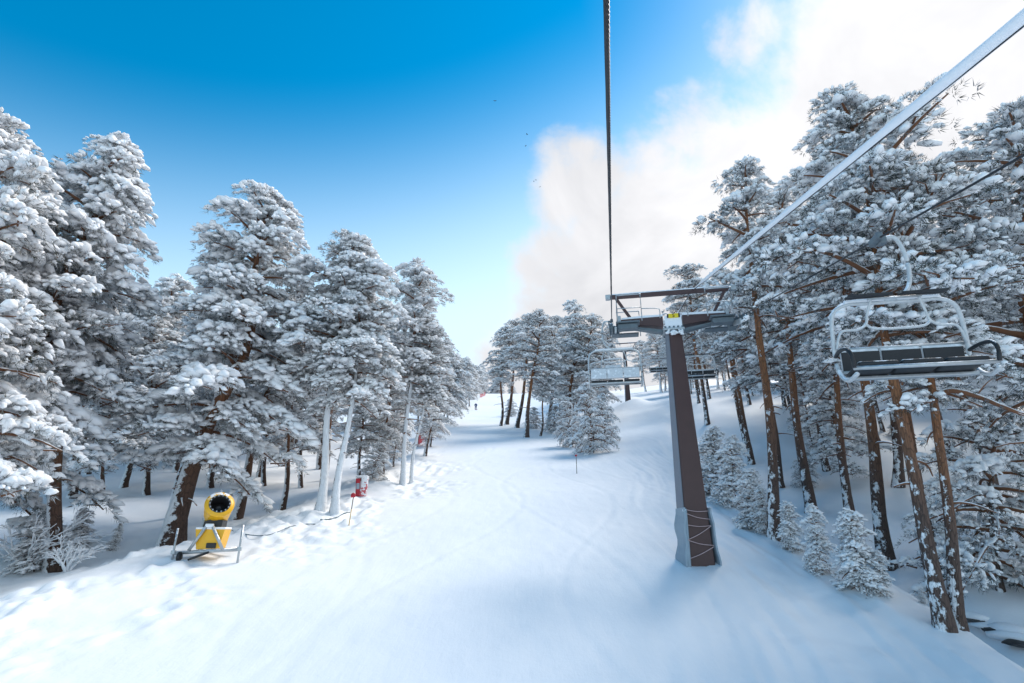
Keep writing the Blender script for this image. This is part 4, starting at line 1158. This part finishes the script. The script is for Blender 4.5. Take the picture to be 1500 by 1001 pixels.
# skier far up the piste
def skier():
    p = hit(697, 601)
    r = empty('person', p, (0, 0, 0.4))
    bm = bmesh.new()
    V = {}
    J = [('pel', (0, 0, 0.92), .15), ('ch', (0, 0.03, 1.28), .18), ('neck', (0, 0.03, 1.47), .07), ('head', (0, 0.05, 1.64), .12),
         ('ls', (-.22, .03, 1.40), .08), ('le', (-.30, .08, 1.12), .065), ('lw', (-.26, .25, .95), .055), ('rs', (.22, .03, 1.40), .08), ('re', (.30, .08, 1.12), .065), ('rw', (.26, .25, .95), .055),
         ('lh', (-.11, 0, .86), .11), ('lk', (-.13, .10, .50), .085), ('la', (-.13, 0, .10), .07), ('lt', (-.13, .16, .06), .06), ('rh', (.11, 0, .86), .11), ('rk', (.13, .10, .50), .085), ('ra', (.13, 0, .10), .07), ('rt', (.13, .16, .06), .06)]
    for n, c, _ in J: V[n] = bm.verts.new(c)
    for a, b_ in [('pel', 'ch'), ('ch', 'neck'), ('neck', 'head'), ('ch', 'ls'), ('ls', 'le'), ('le', 'lw'), ('ch', 'rs'), ('rs', 're'), ('re', 'rw'), ('pel', 'lh'), ('lh', 'lk'), ('lk', 'la'), ('la', 'lt'), ('pel', 'rh'), ('rh', 'rk'), ('rk', 'ra'), ('ra', 'rt')]:
        bm.edges.new((V[a], V[b_]))
    me = bpy.data.meshes.new('body'); bm.to_mesh(me); bm.free()
    o = link('body', me, 'jacket_navy', r)
    sk = o.modifiers.new('Skin', 'SKIN'); o.modifiers.new('Sub', 'SUBSURF').levels = 1
    for i, (_, _, rad) in enumerate(J):
        me.skin_vertices[0].data[i].radius = (rad, rad)
    me.skin_vertices[0].data[0].use_root = True
    for s_ in (-1, 1):
        m = MB(); m.box((s_ * 0.13, 0.1, 0.01), (0.09, 1.6, 0.02), bevel=0.005); m.build('ski', 'mat_red', r)
        m = MB(); m.tube([(s_ * 0.27, 0.27, 0.95), (s_ * 0.34, -0.25, 0.02)], 0.012, 5); m.build('ski_pole', 'pole_grey', r)
    tag(r, 'skier in dark blue clothes standing far up the piste', 'person')
skier()

# birds
for i, (px, py, d_) in enumerate([(725, 148, 70), (772, 197, 75), (770, 214, 90), (785, 264, 100), (782, 266, 110), (791, 274, 110)]):
    q = at(px, py, d_)
    r = empty('bird', q, (0, 0, i * 1.1)); r.scale = (0.6, 0.6, 0.6)
    m = MB(); m.lathe([(0, -0.22), (0.05, -0.15), (0.075, 0.0), (0.05, 0.14), (0.035, 0.2), (0, 0.26)], 8, Euler((-math.pi / 2, 0, 0)).to_matrix().to_4x4()); m.build('body', 'bird_dark', r, True)
    for s_ in (-1, 1):
        m = MB(); m.add([(0, 0.1, 0.0), (0, -0.1, 0.0), (s_ * 0.26, -0.08, 0.10), (s_ * 0.24, 0.12, 0.11), (s_ * 0.52, -0.10, 0.03), (0, 0, 0.035), (s_ * 0.25, 0.02, 0.135)], [(0, 5, 6), (0, 6, 3), (5, 1, 2), (5, 2, 6), (3, 6, 4), (6, 2, 4), (0, 3, 2), (0, 2, 1), (3, 4, 2)]); m.build('wing', 'bird_dark', r)
    tag(r, ['highest lone dark bird in the blue sky', 'dark bird below and right of the highest one', 'faint bird just under the second dark bird', 'upper bird of the tiny trio beside the cloud', 'left bird of the tiny trio beside the cloud', 'lowest bird of the tiny trio beside the cloud'][i], 'bird', 'birds in the sky')

# stream bed at the lower right: dark lumps put in for the shaded gaps under the snow
rg = np.random.default_rng(17)
for i, (px, py, w_, h_, l) in enumerate([(1433, 911, 0.42, 0.06, 'thin dark lump for the snow gap just right of the crossing trunks'), (1461, 927, 0.34, 0.13, 'dark wedge lump for the gap under the stream snow bridge'), (1483, 931, 0.30, 0.10, 'dark sliver lump for the gap right of the wedge in the stream bed'), (1499, 946, 0.40, 0.10, 'dark lump for the gap at the right picture edge in the stream bed')]):
    p = hit(px, py); r = empty('stream_gap', p, (0, 0, -0.35))
    P, T = lumps(rg, np.array([[0, 0, -0.02]]), np.array([[1.0, 0, -0.12]]), np.array([[w_, 0.22, h_]]), True); MB().add(P, T).build('gap_lump', 'gap_dark', r)
    P, T = lumps(rg, np.array([[0.05, 0.36, h_ * 0.4]]), np.array([[1.0, 0, -0.1]]), np.array([[w_ * 1.7, 0.55, 0.17]]), True); MB().add(P, T).build('snow_cap', 'rime_snow', r, True)
    tag(r, l, 'rock', 'dark gaps of the stream bed')
